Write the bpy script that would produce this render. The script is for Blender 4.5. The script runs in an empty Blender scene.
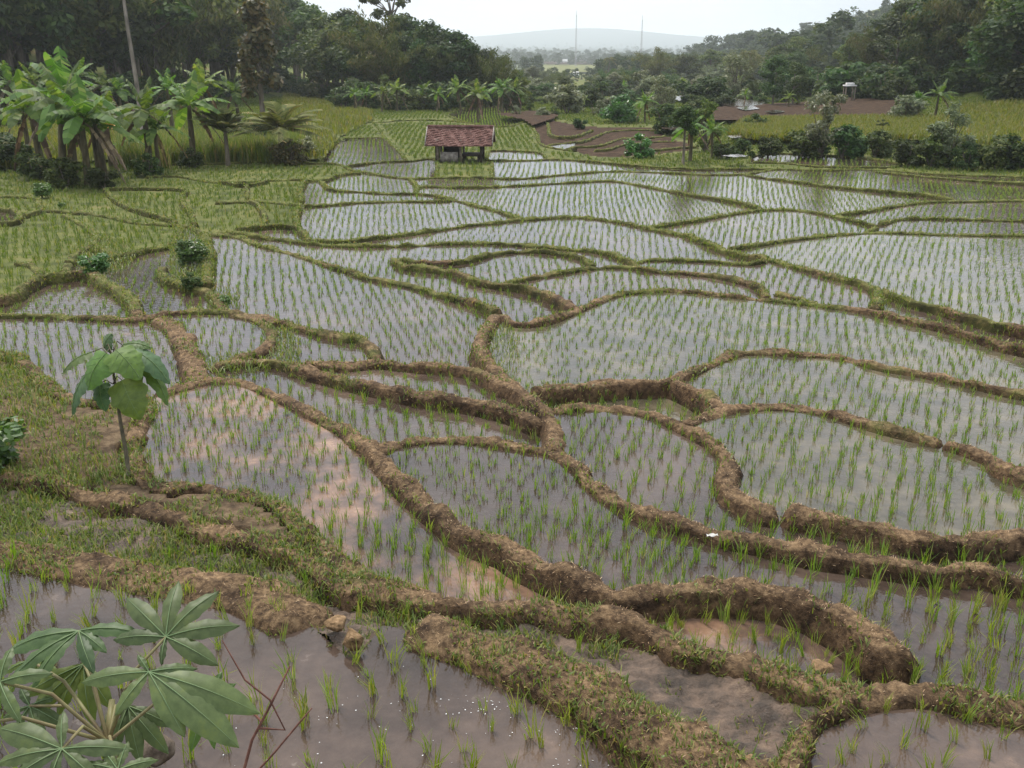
import bpy, math, random
import numpy as np
from mathutils import Vector, Matrix, noise

random.seed(7)
RNG = np.random.default_rng(11)
R = math.radians
SC = bpy.context.scene
COL = SC.collection

# ------------------------------------------------------------------ camera model
F = 1000.0
PITCH = math.atan(344.0 / F)
CP, SP = math.cos(PITCH), math.sin(PITCH)
ZC = 8.0                       # camera height in world units

HY = np.array([-40, 0.4, 2.0, 3.5, 4.6, 5.5, 7, 10, 14, 20, 30, 45, 60, 90, 130, 180, 260, 400, 700, 1500, 9500], float)
HH = np.array([1.6, 1.6, 2.6, 3.8, 4.42, 4.58, 4.70, 4.83, 4.97, 5.2, 5.4, 5.6, 5.75, 6.1, 7.2, 9, 11, 14, 20, 25, 25], float)

def sst(x):
    x = np.clip(x, 0, 1)
    return x * x * (3 - 2 * x)

def softplus(x, w):
    return w * np.logaddexp(0, x / w)

def T(X, Y):
    """height of the land (world z)"""
    X = np.asarray(X, float); Y = np.asarray(Y, float)
    z = ZC - np.interp(Y, HY, HH)
    z = z + 0.12 * sst((-X - 5.5) / 5) * sst((Y - 18.5) / 4)
    # forest slope on the left
    xl = -40 + np.clip(Y - 60, -30, 90) * 0.12
    d = (xl - X) * 0.93
    z = z + 17 * sst((d + 4) / 75) * sst((Y - 45) / 30) * (1 - sst((Y - 260) / 250))
    # wooded hill on the right
    z = z + 17 * np.tanh(0.45 * softplus(X - 49, 4) / 17) * sst((Y - 78) / 45) * (1 - sst((Y - 170) / 90))
    z = z + 0.10 * softplus(X - 26, 4) * sst((Y - 58) / 25) * (1 - sst((Y - 120) / 50))
    # ridge further back on the right
    z = z + np.minimum(0.33 * softplus(X - 88, 10), 60) * sst((Y - 240) / 130) * (1 - sst((Y - 520) / 300))
    # hills at the far end of the plain
    z = z + (56 * np.exp(-((X - 350) / 700) ** 2) * (0.75 + 0.25 * np.sin(X / 230.0)) + 22) * np.exp(-((Y - 5000) / 600) ** 2)
    return z

def ray(px, py):
    u = (np.asarray(px, float) - 512) / F
    v = (384 - np.asarray(py, float)) / F
    return u, CP + v * SP, -SP + v * CP

def at(px, py, iters=60):
    """pixel -> point on the land"""
    dx, dy, dz = ray(px, py)
    dz = np.minimum(dz, -0.004)
    t = (ZC - 5.2 - ZC) / dz
    t = np.abs(t)
    for _ in range(iters):
        tn = (T(t * dx, t * dy) - ZC) / dz
        t = 0.5 * t + 0.5 * np.clip(tn, 0.5, 4000)
    return t * dx, t * dy

def at_y(px, Y):
    X = (px - 512) / F * Y
    for _ in range(6):
        z = float(T(X, Y)) - ZC
        X = (px - 512) / F * (Y * CP - z * SP)
    return X, Y, float(T(X, Y))

def proj(X, Y, Z):
    dep = Y * CP - (Z - ZC) * SP
    up = Y * SP + (Z - ZC) * CP
    dep = np.where(np.abs(dep) < 1e-3, 1e-3, dep)
    return 512 + F * X / dep, 384 - F * up / dep, dep

# ------------------------------------------------------------------ mesh helpers
def mesh(name, V, Q=None, Tt=None, mats=(), mi=None, smooth=False):
    V = np.asarray(V, np.float32).reshape(-1, 3)
    me = bpy.data.meshes.new(name)
    loops = []; sizes = []
    if Q is not None and len(Q):
        Q = np.asarray(Q, np.int32).reshape(-1, 4); loops.append(Q.ravel()); sizes.append(np.full(len(Q), 4, np.int32))
    if Tt is not None and len(Tt):
        Tt = np.asarray(Tt, np.int32).reshape(-1, 3); loops.append(Tt.ravel()); sizes.append(np.full(len(Tt), 3, np.int32))
    lp = np.concatenate(loops); sz = np.concatenate(sizes)
    st = np.concatenate([[0], np.cumsum(sz)[:-1]]).astype(np.int32)
    me.vertices.add(len(V)); me.vertices.foreach_set('co', V.ravel())
    me.loops.add(len(lp)); me.loops.foreach_set('vertex_index', lp)
    me.polygons.add(len(sz)); me.polygons.foreach_set('loop_start', st); me.polygons.foreach_set('loop_total', sz)
    for m in mats: me.materials.append(m)
    if mi is not None: me.polygons.foreach_set('material_index', np.asarray(mi, np.int32))
    if smooth: me.polygons.foreach_set('use_smooth', np.ones(len(sz), bool))
    me.update(calc_edges=True)
    me.validate()
    return me

def link(name, data, parent=None, loc=None):
    o = bpy.data.objects.new(name, data)
    COL.objects.link(o)
    if parent is not None: o.parent = parent
    if loc is not None: o.location = loc
    return o

def tag(o, label=None, cat=None, group=None, kind=None):
    if label: o['label'] = label
    if cat: o['category'] = cat
    if group: o['group'] = group
    if kind: o['kind'] = kind
    return o

def copy_tree(o, parent=None):
    c = o.copy(); COL.objects.link(c)
    if parent is not None: c.parent = parent
    for ch in [x for x in COL.objects if x.parent == o]:
        copy_tree(ch, c)
    return c

class MB:
    """collects simple shapes into one mesh"""
    def __init__(s): s.V = []; s.Q = []; s.T = []
    def n(s): return len(s.V)
    def quad(s, a, b, c, d):
        k = len(s.V); s.V += [a, b, c, d]; s.Q.append((k, k + 1, k + 2, k + 3))
    def tri(s, a, b, c):
        k = len(s.V); s.V += [a, b, c]; s.T.append((k, k + 1, k + 2))
    def box(s, c, d, M=None):
        k = len(s.V)
        for x in (-1, 1):
            for y in (-1, 1):
                for z in (-1, 1):
                    p = Vector((c[0] + x * d[0] / 2, c[1] + y * d[1] / 2, c[2] + z * d[2] / 2))
                    if M is not None: p = M @ p
                    s.V.append(tuple(p))
        for f in ((0, 1, 3, 2), (4, 6, 7, 5), (0, 4, 5, 1), (2, 3, 7, 6), (0, 2, 6, 4), (1, 5, 7, 3)):
            s.Q.append(tuple(k + i for i in f))
    def tube(s, pts, rad, seg=7, cap=True):
        pts = [Vector(p) for p in pts]
        if not hasattr(rad, '__len__'): rad = [rad] * len(pts)
        rings = []
        for i, p in enumerate(pts):
            d = (pts[min(i + 1, len(pts) - 1)] - pts[max(i - 1, 0)]).normalized()
            a = d.orthogonal().normalized() if i == 0 else (a - d * a.dot(d)).normalized()
            b = d.cross(a)
            k = len(s.V)
            for j in range(seg):
                t = 2 * math.pi * j / seg
                s.V.append(tuple(p + (a * math.cos(t) + b * math.sin(t)) * rad[i]))
            rings.append(k)
        for i in range(len(rings) - 1):
            for j in range(seg):
                s.Q.append((rings[i] + j, rings[i] + (j + 1) % seg, rings[i + 1] + (j + 1) % seg, rings[i + 1] + j))
        if cap:
            for r_, p in ((rings[0], pts[0]), (rings[-1], pts[-1])):
                k = len(s.V); s.V.append(tuple(p))
                for j in range(seg): s.T.append((r_ + j, r_ + (j + 1) % seg, k))
    def mesh(s, name, mats, smooth=False):
        return mesh(name, s.V, s.Q, s.T, mats, None, smooth)
    def build(s, name, mat, parent=None, smooth=False):
        return link(name, s.mesh(name, [mat], smooth), parent)

# ------------------------------------------------------------------ materials
def new_mat(name):
    m = bpy.data.materials.new(name); m.use_nodes = True
    nt = m.node_tree; nt.nodes.clear()
    return m, nt, nt.nodes, nt.links

def ramp(nd, stops):
    r = nd.new('ShaderNodeValToRGB')
    e = r.color_ramp.elements
    while len(e) < len(stops): e.new(0.5)
    for i, (p, c) in enumerate(stops):
        e[i].position = p; e[i].color = (*c, 1) if len(c) == 3 else c
    return r

def leaf_mat(name, stops, transl=0.35, rough=0.45, spec=0.4, obj_var=0.25, mottle=0):
    m, nt, nd, lk = new_mat(name)
    out = nd.new('ShaderNodeOutputMaterial')
    geo = nd.new('ShaderNodeNewGeometry'); oi = nd.new('ShaderNodeObjectInfo')
    r = ramp(nd, stops); lk.new(geo.outputs['Random Per Island'], r.inputs[0])
    hsv = nd.new('ShaderNodeHueSaturation')
    mr = nd.new('ShaderNodeMapRange'); mr.inputs[3].default_value = 1 - obj_var; mr.inputs[4].default_value = 1 + obj_var
    lk.new(oi.outputs['Random'], mr.inputs[0]); lk.new(mr.outputs[0], hsv.inputs['Value'])
    mh = nd.new('ShaderNodeMapRange'); mh.inputs[3].default_value = .5 - obj_var * .12; mh.inputs[4].default_value = .5 + obj_var * .06
    ml = nd.new('ShaderNodeMath'); ml.operation = 'FRACT'
    mm = nd.new('ShaderNodeMath'); mm.operation = 'MULTIPLY'; mm.inputs[1].default_value = 7.13
    lk.new(oi.outputs['Random'], mm.inputs[0]); lk.new(mm.outputs[0], ml.inputs[0]); lk.new(ml.outputs[0], mh.inputs[0]); lk.new(mh.outputs[0], hsv.inputs['Hue'])
    if mottle:
        nz_ = nd.new('ShaderNodeTexNoise'); nz_.inputs['Scale'].default_value = mottle; nz_.inputs['Detail'].default_value = 7; nz_.inputs['Roughness'].default_value = .65
        lk.new(geo.outputs['Position'], nz_.inputs['Vector'])
        rz = ramp(nd, [(.3, (.62, .66, .60)), (.55, (1, 1, 1)), (.72, (1.3, 1.22, .95)), (.8, (1.7, 1.3, .7))]); lk.new(nz_.outputs[0], rz.inputs[0])
        mz = nd.new('ShaderNodeMixRGB'); mz.blend_type = 'MULTIPLY'; mz.inputs[0].default_value = 1
        lk.new(r.outputs[0], mz.inputs[1]); lk.new(rz.outputs[0], mz.inputs[2]); r = mz
    lk.new(r.outputs[0], hsv.inputs['Color'])
    b = nd.new('ShaderNodeBsdfPrincipled'); b.inputs['Roughness'].default_value = rough
    b.inputs['Specular IOR Level'].default_value = spec
    lk.new(hsv.outputs[0], b.inputs['Base Color'])
    tr = nd.new('ShaderNodeBsdfTranslucent')
    hs2 = nd.new('ShaderNodeHueSaturation'); hs2.inputs['Value'].default_value = 1.3; hs2.inputs['Saturation'].default_value = 1.15
    lk.new(hsv.outputs[0], hs2.inputs['Color']); lk.new(hs2.outputs[0], tr.inputs[0])
    mx = nd.new('ShaderNodeMixShader'); mx.inputs[0].default_value = transl
    lk.new(b.outputs[0], mx.inputs[1]); lk.new(tr.outputs[0], mx.inputs[2]); lk.new(mx.outputs[0], out.inputs[0])
    return m

def noise_mat(name, stops, scale=3.0, detail=6, rough=0.9, bump=0.3, bscale=None, spec=0.2, bdist=0.05, stretch=None, rough_noise=0.6):
    m, nt, nd, lk = new_mat(name)
    out = nd.new('ShaderNodeOutputMaterial'); b = nd.new('ShaderNodeBsdfPrincipled')
    geo = nd.new('ShaderNodeNewGeometry'); vec = geo.outputs['Position']
    if stretch:
        mp = nd.new('ShaderNodeMapping'); mp.inputs['Scale'].default_value = stretch
        lk.new(vec, mp.inputs[0]); vec = mp.outputs[0]
    n = nd.new('ShaderNodeTexNoise'); n.inputs['Scale'].default_value = scale; n.inputs['Detail'].default_value = detail
    n.inputs['Roughness'].default_value = rough_noise
    lk.new(vec, n.inputs['Vector'])
    r = ramp(nd, stops); lk.new(n.outputs['Fac'], r.inputs[0]); lk.new(r.outputs[0], b.inputs['Base Color'])
    b.inputs['Roughness'].default_value = rough; b.inputs['Specular IOR Level'].default_value = spec
    if bump:
        n2 = nd.new('ShaderNodeTexNoise'); n2.inputs['Scale'].default_value = bscale or scale * 5; n2.inputs['Detail'].default_value = 8
        n2.inputs['Roughness'].default_value = 0.7
        lk.new(vec, n2.inputs['Vector'])
        bp = nd.new('ShaderNodeBump'); bp.inputs['Strength'].default_value = bump; bp.inputs['Distance'].default_value = bdist
        lk.new(n2.outputs['Fac'], bp.inputs['Height']); lk.new(bp.outputs[0], b.inputs['Normal'])
    lk.new(b.outputs[0], out.inputs[0])
    return m

def bund_mat():
    """trampled soil with dry straw near by, turning to green turf on the further, older bunds"""
    m, nt, nd, lk = new_mat('bund_earth')
    out = nd.new('ShaderNodeOutputMaterial'); b = nd.new('ShaderNodeBsdfPrincipled')
    geo = nd.new('ShaderNodeNewGeometry'); pos = geo.outputs['Position']
    n1 = nd.new('ShaderNodeTexNoise'); n1.inputs['Scale'].default_value = 14; n1.inputs['Detail'].default_value = 8; n1.inputs['Roughness'].default_value = .72
    lk.new(pos, n1.inputs['Vector'])
    r1 = ramp(nd, [(.30, (.035, .024, .016)), (.43, (.10, .065, .038)), (.56, (.215, .143, .08)), (.74, (.38, .27, .155))])
    lk.new(n1.outputs[0], r1.inputs[0])
    r2 = ramp(nd, [(.3, (.05, .06, .015)), (.5, (.12, .13, .035)), (.7, (.22, .19, .075))])
    lk.new(n1.outputs[0], r2.inputs[0])
    n2 = nd.new('ShaderNodeTexNoise'); n2.inputs['Scale'].default_value = .9; n2.inputs['Detail'].default_value = 5
    lk.new(pos, n2.inputs['Vector'])
    sx = nd.new('ShaderNodeSeparateXYZ'); lk.new(pos, sx.inputs[0])
    mr = nd.new('ShaderNodeMapRange'); mr.inputs[1].default_value = 12; mr.inputs[2].default_value = 34; mr.inputs[3].default_value = -.16; mr.inputs[4].default_value = .42
    lk.new(sx.outputs['Y'], mr.inputs[0])
    ad = nd.new('ShaderNodeMath'); ad.operation = 'ADD'; lk.new(n2.outputs[0], ad.inputs[0]); lk.new(mr.outputs[0], ad.inputs[1])
    r3 = ramp(nd, [(.48, (0, 0, 0)), (.62, (1, 1, 1))]); lk.new(ad.outputs[0], r3.inputs[0])
    # steep sides: bare dark earth, with their shade painted into the colour
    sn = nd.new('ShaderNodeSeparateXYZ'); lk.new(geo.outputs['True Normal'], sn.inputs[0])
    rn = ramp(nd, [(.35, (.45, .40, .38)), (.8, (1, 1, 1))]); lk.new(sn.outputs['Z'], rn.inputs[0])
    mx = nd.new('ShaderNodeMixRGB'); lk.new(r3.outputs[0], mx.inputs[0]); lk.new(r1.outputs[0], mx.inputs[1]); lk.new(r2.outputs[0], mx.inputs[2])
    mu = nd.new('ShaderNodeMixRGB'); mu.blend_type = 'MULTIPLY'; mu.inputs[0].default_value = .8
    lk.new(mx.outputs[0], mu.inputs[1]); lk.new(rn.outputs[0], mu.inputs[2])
    n4 = nd.new('ShaderNodeTexNoise'); n4.inputs['Scale'].default_value = 2.1; n4.inputs['Detail'].default_value = 7; n4.inputs['Roughness'].default_value = .6
    lk.new(pos, n4.inputs['Vector'])
    r4 = ramp(nd, [(.36, (.38, .36, .36)), (.5, (.85, .83, .8)), (.64, (1.15, 1.12, 1.08))]); lk.new(n4.outputs[0], r4.inputs[0])
    m4 = nd.new('ShaderNodeMixRGB'); m4.blend_type = 'MULTIPLY'; m4.inputs[0].default_value = 1
    lk.new(mu.outputs[0], m4.inputs[1]); lk.new(r4.outputs[0], m4.inputs[2])
    lk.new(m4.outputs[0], b.inputs['Base Color'])
    b.inputs['Roughness'].default_value = .95; b.inputs['Specular IOR Level'].default_value = .15
    n3 = nd.new('ShaderNodeTexNoise'); n3.inputs['Scale'].default_value = 45; n3.inputs['Detail'].default_value = 6; n3.inputs['Roughness'].default_value = .75
    lk.new(pos, n3.inputs['Vector'])
    bp = nd.new('ShaderNodeBump'); bp.inputs['Strength'].default_value = .9; bp.inputs['Distance'].default_value = .035
    lk.new(n3.outputs[0], bp.inputs['Height']); lk.new(bp.outputs[0], b.inputs['Normal'])
    lk.new(b.outputs[0], out.inputs[0])
    return m

def water_mat(name, stops, scale=.55, wave=.012):
    """shallow still water over mud: the mud's colour below, a mirror of the sky above"""
    m, nt, nd, lk = new_mat(name)
    out = nd.new('ShaderNodeOutputMaterial'); b = nd.new('ShaderNodeBsdfPrincipled')
    geo = nd.new('ShaderNodeNewGeometry'); pos = geo.outputs['Position']
    n1 = nd.new('ShaderNodeTexNoise'); n1.inputs['Scale'].default_value = scale; n1.inputs['Detail'].default_value = 9; n1.inputs['Roughness'].default_value = .68
    lk.new(pos, n1.inputs['Vector'])
    r = ramp(nd, stops); lk.new(n1.outputs[0], r.inputs[0]); lk.new(r.outputs[0], b.inputs['Base Color'])
    b.inputs['IOR'].default_value = 1.33; b.inputs['Specular IOR Level'].default_value = .62
    # mud breaking the surface is rough, open water is smooth
    n2 = nd.new('ShaderNodeTexNoise'); n2.inputs['Scale'].default_value = scale * 4; n2.inputs['Detail'].default_value = 9; n2.inputs['Roughness'].default_value = .7
    lk.new(pos, n2.inputs['Vector'])
    r2 = ramp(nd, [(.60, (.03,) * 3), (.68, (.4,) * 3)]); lk.new(n2.outputs[0], r2.inputs[0]); lk.new(r2.outputs[0], b.inputs['Roughness'])
    n3 = nd.new('ShaderNodeTexNoise'); n3.inputs['Scale'].default_value = 9; n3.inputs['Detail'].default_value = 3
    lk.new(pos, n3.inputs['Vector'])
    bp = nd.new('ShaderNodeBump'); bp.inputs['Strength'].default_value = .5; bp.inputs['Distance'].default_value = wave
    lk.new(n3.outputs[0], bp.inputs['Height']); lk.new(bp.outputs[0], b.inputs['Normal'])
    lk.new(b.outputs[0], out.inputs[0])
    return m

def ground_mat():
    m, nt, nd, lk = new_mat('valley_ground')
    out = nd.new('ShaderNodeOutputMaterial'); b = nd.new('ShaderNodeBsdfPrincipled')
    geo = nd.new('ShaderNodeNewGeometry'); pos = geo.outputs['Position']
    n1 = nd.new('ShaderNodeTexNoise'); n1.inputs['Scale'].default_value = .09; n1.inputs['Detail'].default_value = 8; n1.inputs['Roughness'].default_value = .6
    lk.new(pos, n1.inputs['Vector'])
    r1 = ramp(nd, [(.32, (.045, .06, .015)), (.45, (.10, .13, .03)), (.56, (.14, .16, .045)), (.64, (.17, .12, .06)), (.72, (.13, .075, .04))])
    lk.new(n1.outputs[0], r1.inputs[0])
    n2 = nd.new('ShaderNodeTexNoise'); n2.inputs['Scale'].default_value = 5; n2.inputs['Detail'].default_value = 8; n2.inputs['Roughness'].default_value = .75
    lk.new(pos, n2.inputs['Vector'])
    r2 = ramp(nd, [(.3, (.35, .33, .3)), (.7, (1.25, 1.2, 1.1))]); lk.new(n2.outputs[0], r2.inputs[0])
    mu = nd.new('ShaderNodeMixRGB'); mu.blend_type = 'MULTIPLY'; mu.inputs[0].default_value = 1
    lk.new(r1.outputs[0], mu.inputs[1]); lk.new(r2.outputs[0], mu.inputs[2])
    sy = nd.new('ShaderNodeSeparateXYZ'); lk.new(pos, sy.inputs[0])
    my = nd.new('ShaderNodeMapRange'); my.inputs[1].default_value = 500; my.inputs[2].default_value = 1400; lk.new(sy.outputs['Y'], my.inputs[0])
    mw = nd.new('ShaderNodeMixRGB'); lk.new(my.outputs[0], mw.inputs[0]); 
    rs = ramp(nd, [(.34, (.04, .028, .018)), (.5, (.11, .075, .045)), (.62, (.19, .135, .08)), (.75, (.13, .13, .045))]); lk.new(n2.outputs[0], rs.inputs[0])
    mn = nd.new('ShaderNodeMapRange'); mn.inputs[1].default_value = 13; mn.inputs[2].default_value = 19; lk.new(sy.outputs['Y'], mn.inputs[0])
    ms = nd.new('ShaderNodeMixRGB'); lk.new(mn.outputs[0], ms.inputs[0]); lk.new(rs.outputs[0], ms.inputs[1]); lk.new(mu.outputs[0], ms.inputs[2])
    lk.new(ms.outputs[0], mw.inputs[1]); mw.inputs[2].default_value = (.022, .036, .020, 1)
    lk.new(mw.outputs[0], b.inputs['Base Color'])
    b.inputs['Roughness'].default_value = .95; b.inputs['Specular IOR Level'].default_value = .1
    bp = nd.new('ShaderNodeBump'); bp.inputs['Strength'].default_value = .7; bp.inputs['Distance'].default_value = .12
    lk.new(n2.outputs[0], bp.inputs['Height']); lk.new(bp.outputs[0], b.inputs['Normal'])
    lk.new(b.outputs[0], out.inputs[0])
    return m

M = {}
M['bund'] = bund_mat()
M['ground'] = ground_mat()
M['water'] = water_mat('paddy_water', [(.34, (.026, .018, .013)), (.5, (.055, .038, .029)), (.62, (.092, .064, .048)), (.74, (.18, .12, .085))])
M['water_red'] = water_mat('paddy_water_red', [(.40, (.045, .032, .026)), (.50, (.10, .064, .046)), (.58, (.17, .10, .064)), (.68, (.28, .175, .115))], scale=.9)
M['water_green'] = water_mat('paddy_water_weedy', [(.3, (.035, .031, .02)), (.5, (.07, .058, .037)), (.68, (.13, .105, .065))], scale=1.4)
M['mud'] = noise_mat('wet_mud', [(.3, (.028, .02, .014)), (.46, (.075, .052, .036)), (.6, (.15, .10, .068)), (.75, (.26, .18, .115))], scale=4, detail=9, rough=.62, bump=.9, bscale=22, spec=.4, bdist=.05, rough_noise=.7)
M['soil'] = noise_mat('bare_soil', [(.3, (.022, .015, .010)), (.5, (.050, .031, .020)), (.7, (.095, .062, .038))], scale=2.5, rough=.95, spec=.05, bump=.7, bscale=9, bdist=.08)
M['rice_floor'] = noise_mat('young_rice_floor', [(.3, (.036, .042, .012)), (.48, (.082, .094, .022)), (.62, (.12, .12, .034)), (.75, (.15, .115, .05))], scale=1.1, detail=9, rough=.8, spec=.1, bump=.5, bscale=12, bdist=.06)
M['ripe'] = noise_mat('ripening_rice_floor', [(.3, (.06, .068, .012)), (.5, (.11, .115, .02)), (.7, (.17, .16, .032))], scale=.8, rough=.9, bump=.8, bscale=7, bdist=.2, rough_noise=.7)
M['rice'] = leaf_mat('rice_blade', [(0, (.085, .14, .016)), (.5, (.14, .215, .028)), (.85, (.22, .28, .048)), (1, (.29, .26, .08))], transl=.4, obj_var=.15)
M['rice2'] = leaf_mat('young_rice_blade', [(0, (.08, .12, .017)), (.5, (.13, .175, .026)), (.85, (.20, .22, .044)), (1, (.26, .22, .07))], transl=.4)
M['grass'] = leaf_mat('grass_blade', [(0, (.06, .095, .013)), (.45, (.11, .155, .025)), (.8, (.18, .20, .045)), (1, (.28, .21, .08))], transl=.35)
M['straw'] = leaf_mat('dry_straw', [(0, (.11, .07, .04)), (.4, (.24, .155, .08)), (.75, (.38, .26, .14)), (1, (.52, .40, .24))], transl=.1, rough=.8, spec=.15)
M['leafA'] = leaf_mat('forest_leaf_dark', [(0, (0.0197, 0.0426, 0.0098)), (.5, (0.0369, 0.0697, 0.0148)), (.9, (0.0656, 0.1025, 0.0246)), (1, (0.0984, 0.1230, 0.0369))], rough=.6, spec=.2, obj_var=.42)
M['leafB'] = leaf_mat('forest_leaf_mid', [(0, (0.0295, 0.0558, 0.0098)), (.5, (0.0558, 0.0918, 0.0164)), (.9, (0.0902, 0.1271, 0.0287)), (1, (0.1312, 0.1394, 0.0410))], rough=.6, spec=.2, obj_var=.42)
M['leafC'] = leaf_mat('bamboo_leaf', [(0, (0.0410, 0.0574, 0.0123)), (.5, (0.0738, 0.0902, 0.0230)), (.9, (0.1148, 0.1230, 0.0369)), (1, (0.1640, 0.1394, 0.0574))], rough=.6, spec=.2)
M['leafD'] = leaf_mat('bronze_leaf', [(0, (.04, .045, .013)), (.4, (.075, .072, .02)), (.75, (.125, .10, .033)), (1, (.18, .125, .05))], obj_var=.08)
M['leafE'] = leaf_mat('pale_leaf', [(0, (.07, .09, .04)), (.5, (.12, .145, .06)), (1, (.22, .23, .12))])
M['shrub'] = leaf_mat('shrub_leaf', [(0, (0.0230, 0.0410, 0.0115)), (.5, (0.0451, 0.0738, 0.0180)), (.9, (0.0820, 0.1148, 0.0328)), (1, (0.1394, 0.1312, 0.0492))], rough=.6, spec=.2)
M['creeper'] = leaf_mat('creeper_leaf', [(0, (.035, .09, .014)), (.5, (.07, .15, .025)), (1, (.12, .20, .05))], rough=.35)
M['banana'] = leaf_mat('banana_leaf', [(0, (.045, .085, .015)), (.5, (.08, .14, .025)), (.9, (.13, .195, .04)), (1, (.2, .22, .06))], transl=.4, rough=.55, spec=.2)
M['banana_dead'] = leaf_mat('dead_banana_leaf', [(0, (.06, .04, .022)), (.6, (.12, .085, .045)), (1, (.2, .15, .08))], transl=.15, rough=.8)
M['banana_orange'] = leaf_mat('withered_orange_leaf', [(0, (.40, .17, .03)), (1, (.55, .26, .05))], transl=.3)
M['banana_stem'] = noise_mat('banana_stem', [(.3, (.03, .026, .014)), (.5, (.07, .058, .03)), (.7, (.13, .11, .06))], scale=6, stretch=(1, 1, .25), bump=.4)
M['palm'] = leaf_mat('palm_leaf', [(0, (.05, .065, .016)), (.5, (.09, .105, .028)), (.9, (.14, .14, .045)), (1, (.2, .15, .06))], transl=.22, rough=.7, spec=.1)
M['bark'] = noise_mat('bark', [(.3, (.05, .04, .03)), (.5, (.11, .09, .065)), (.7, (.2, .17, .13))], scale=5, stretch=(1, 1, .2), bump=.6, bdist=.03)
M['bark_pale'] = noise_mat('pale_bark', [(.3, (.09, .075, .06)), (.5, (.17, .145, .115)), (.7, (.26, .22, .18))], scale=4, stretch=(1, 1, .3), bump=.4, bdist=.03)
M['twig'] = noise_mat('red_twig', [(.3, (.07, .03, .022)), (.6, (.15, .07, .05)), (.8, (.24, .13, .09))], scale=30, bump=.3, bdist=.004)

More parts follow.
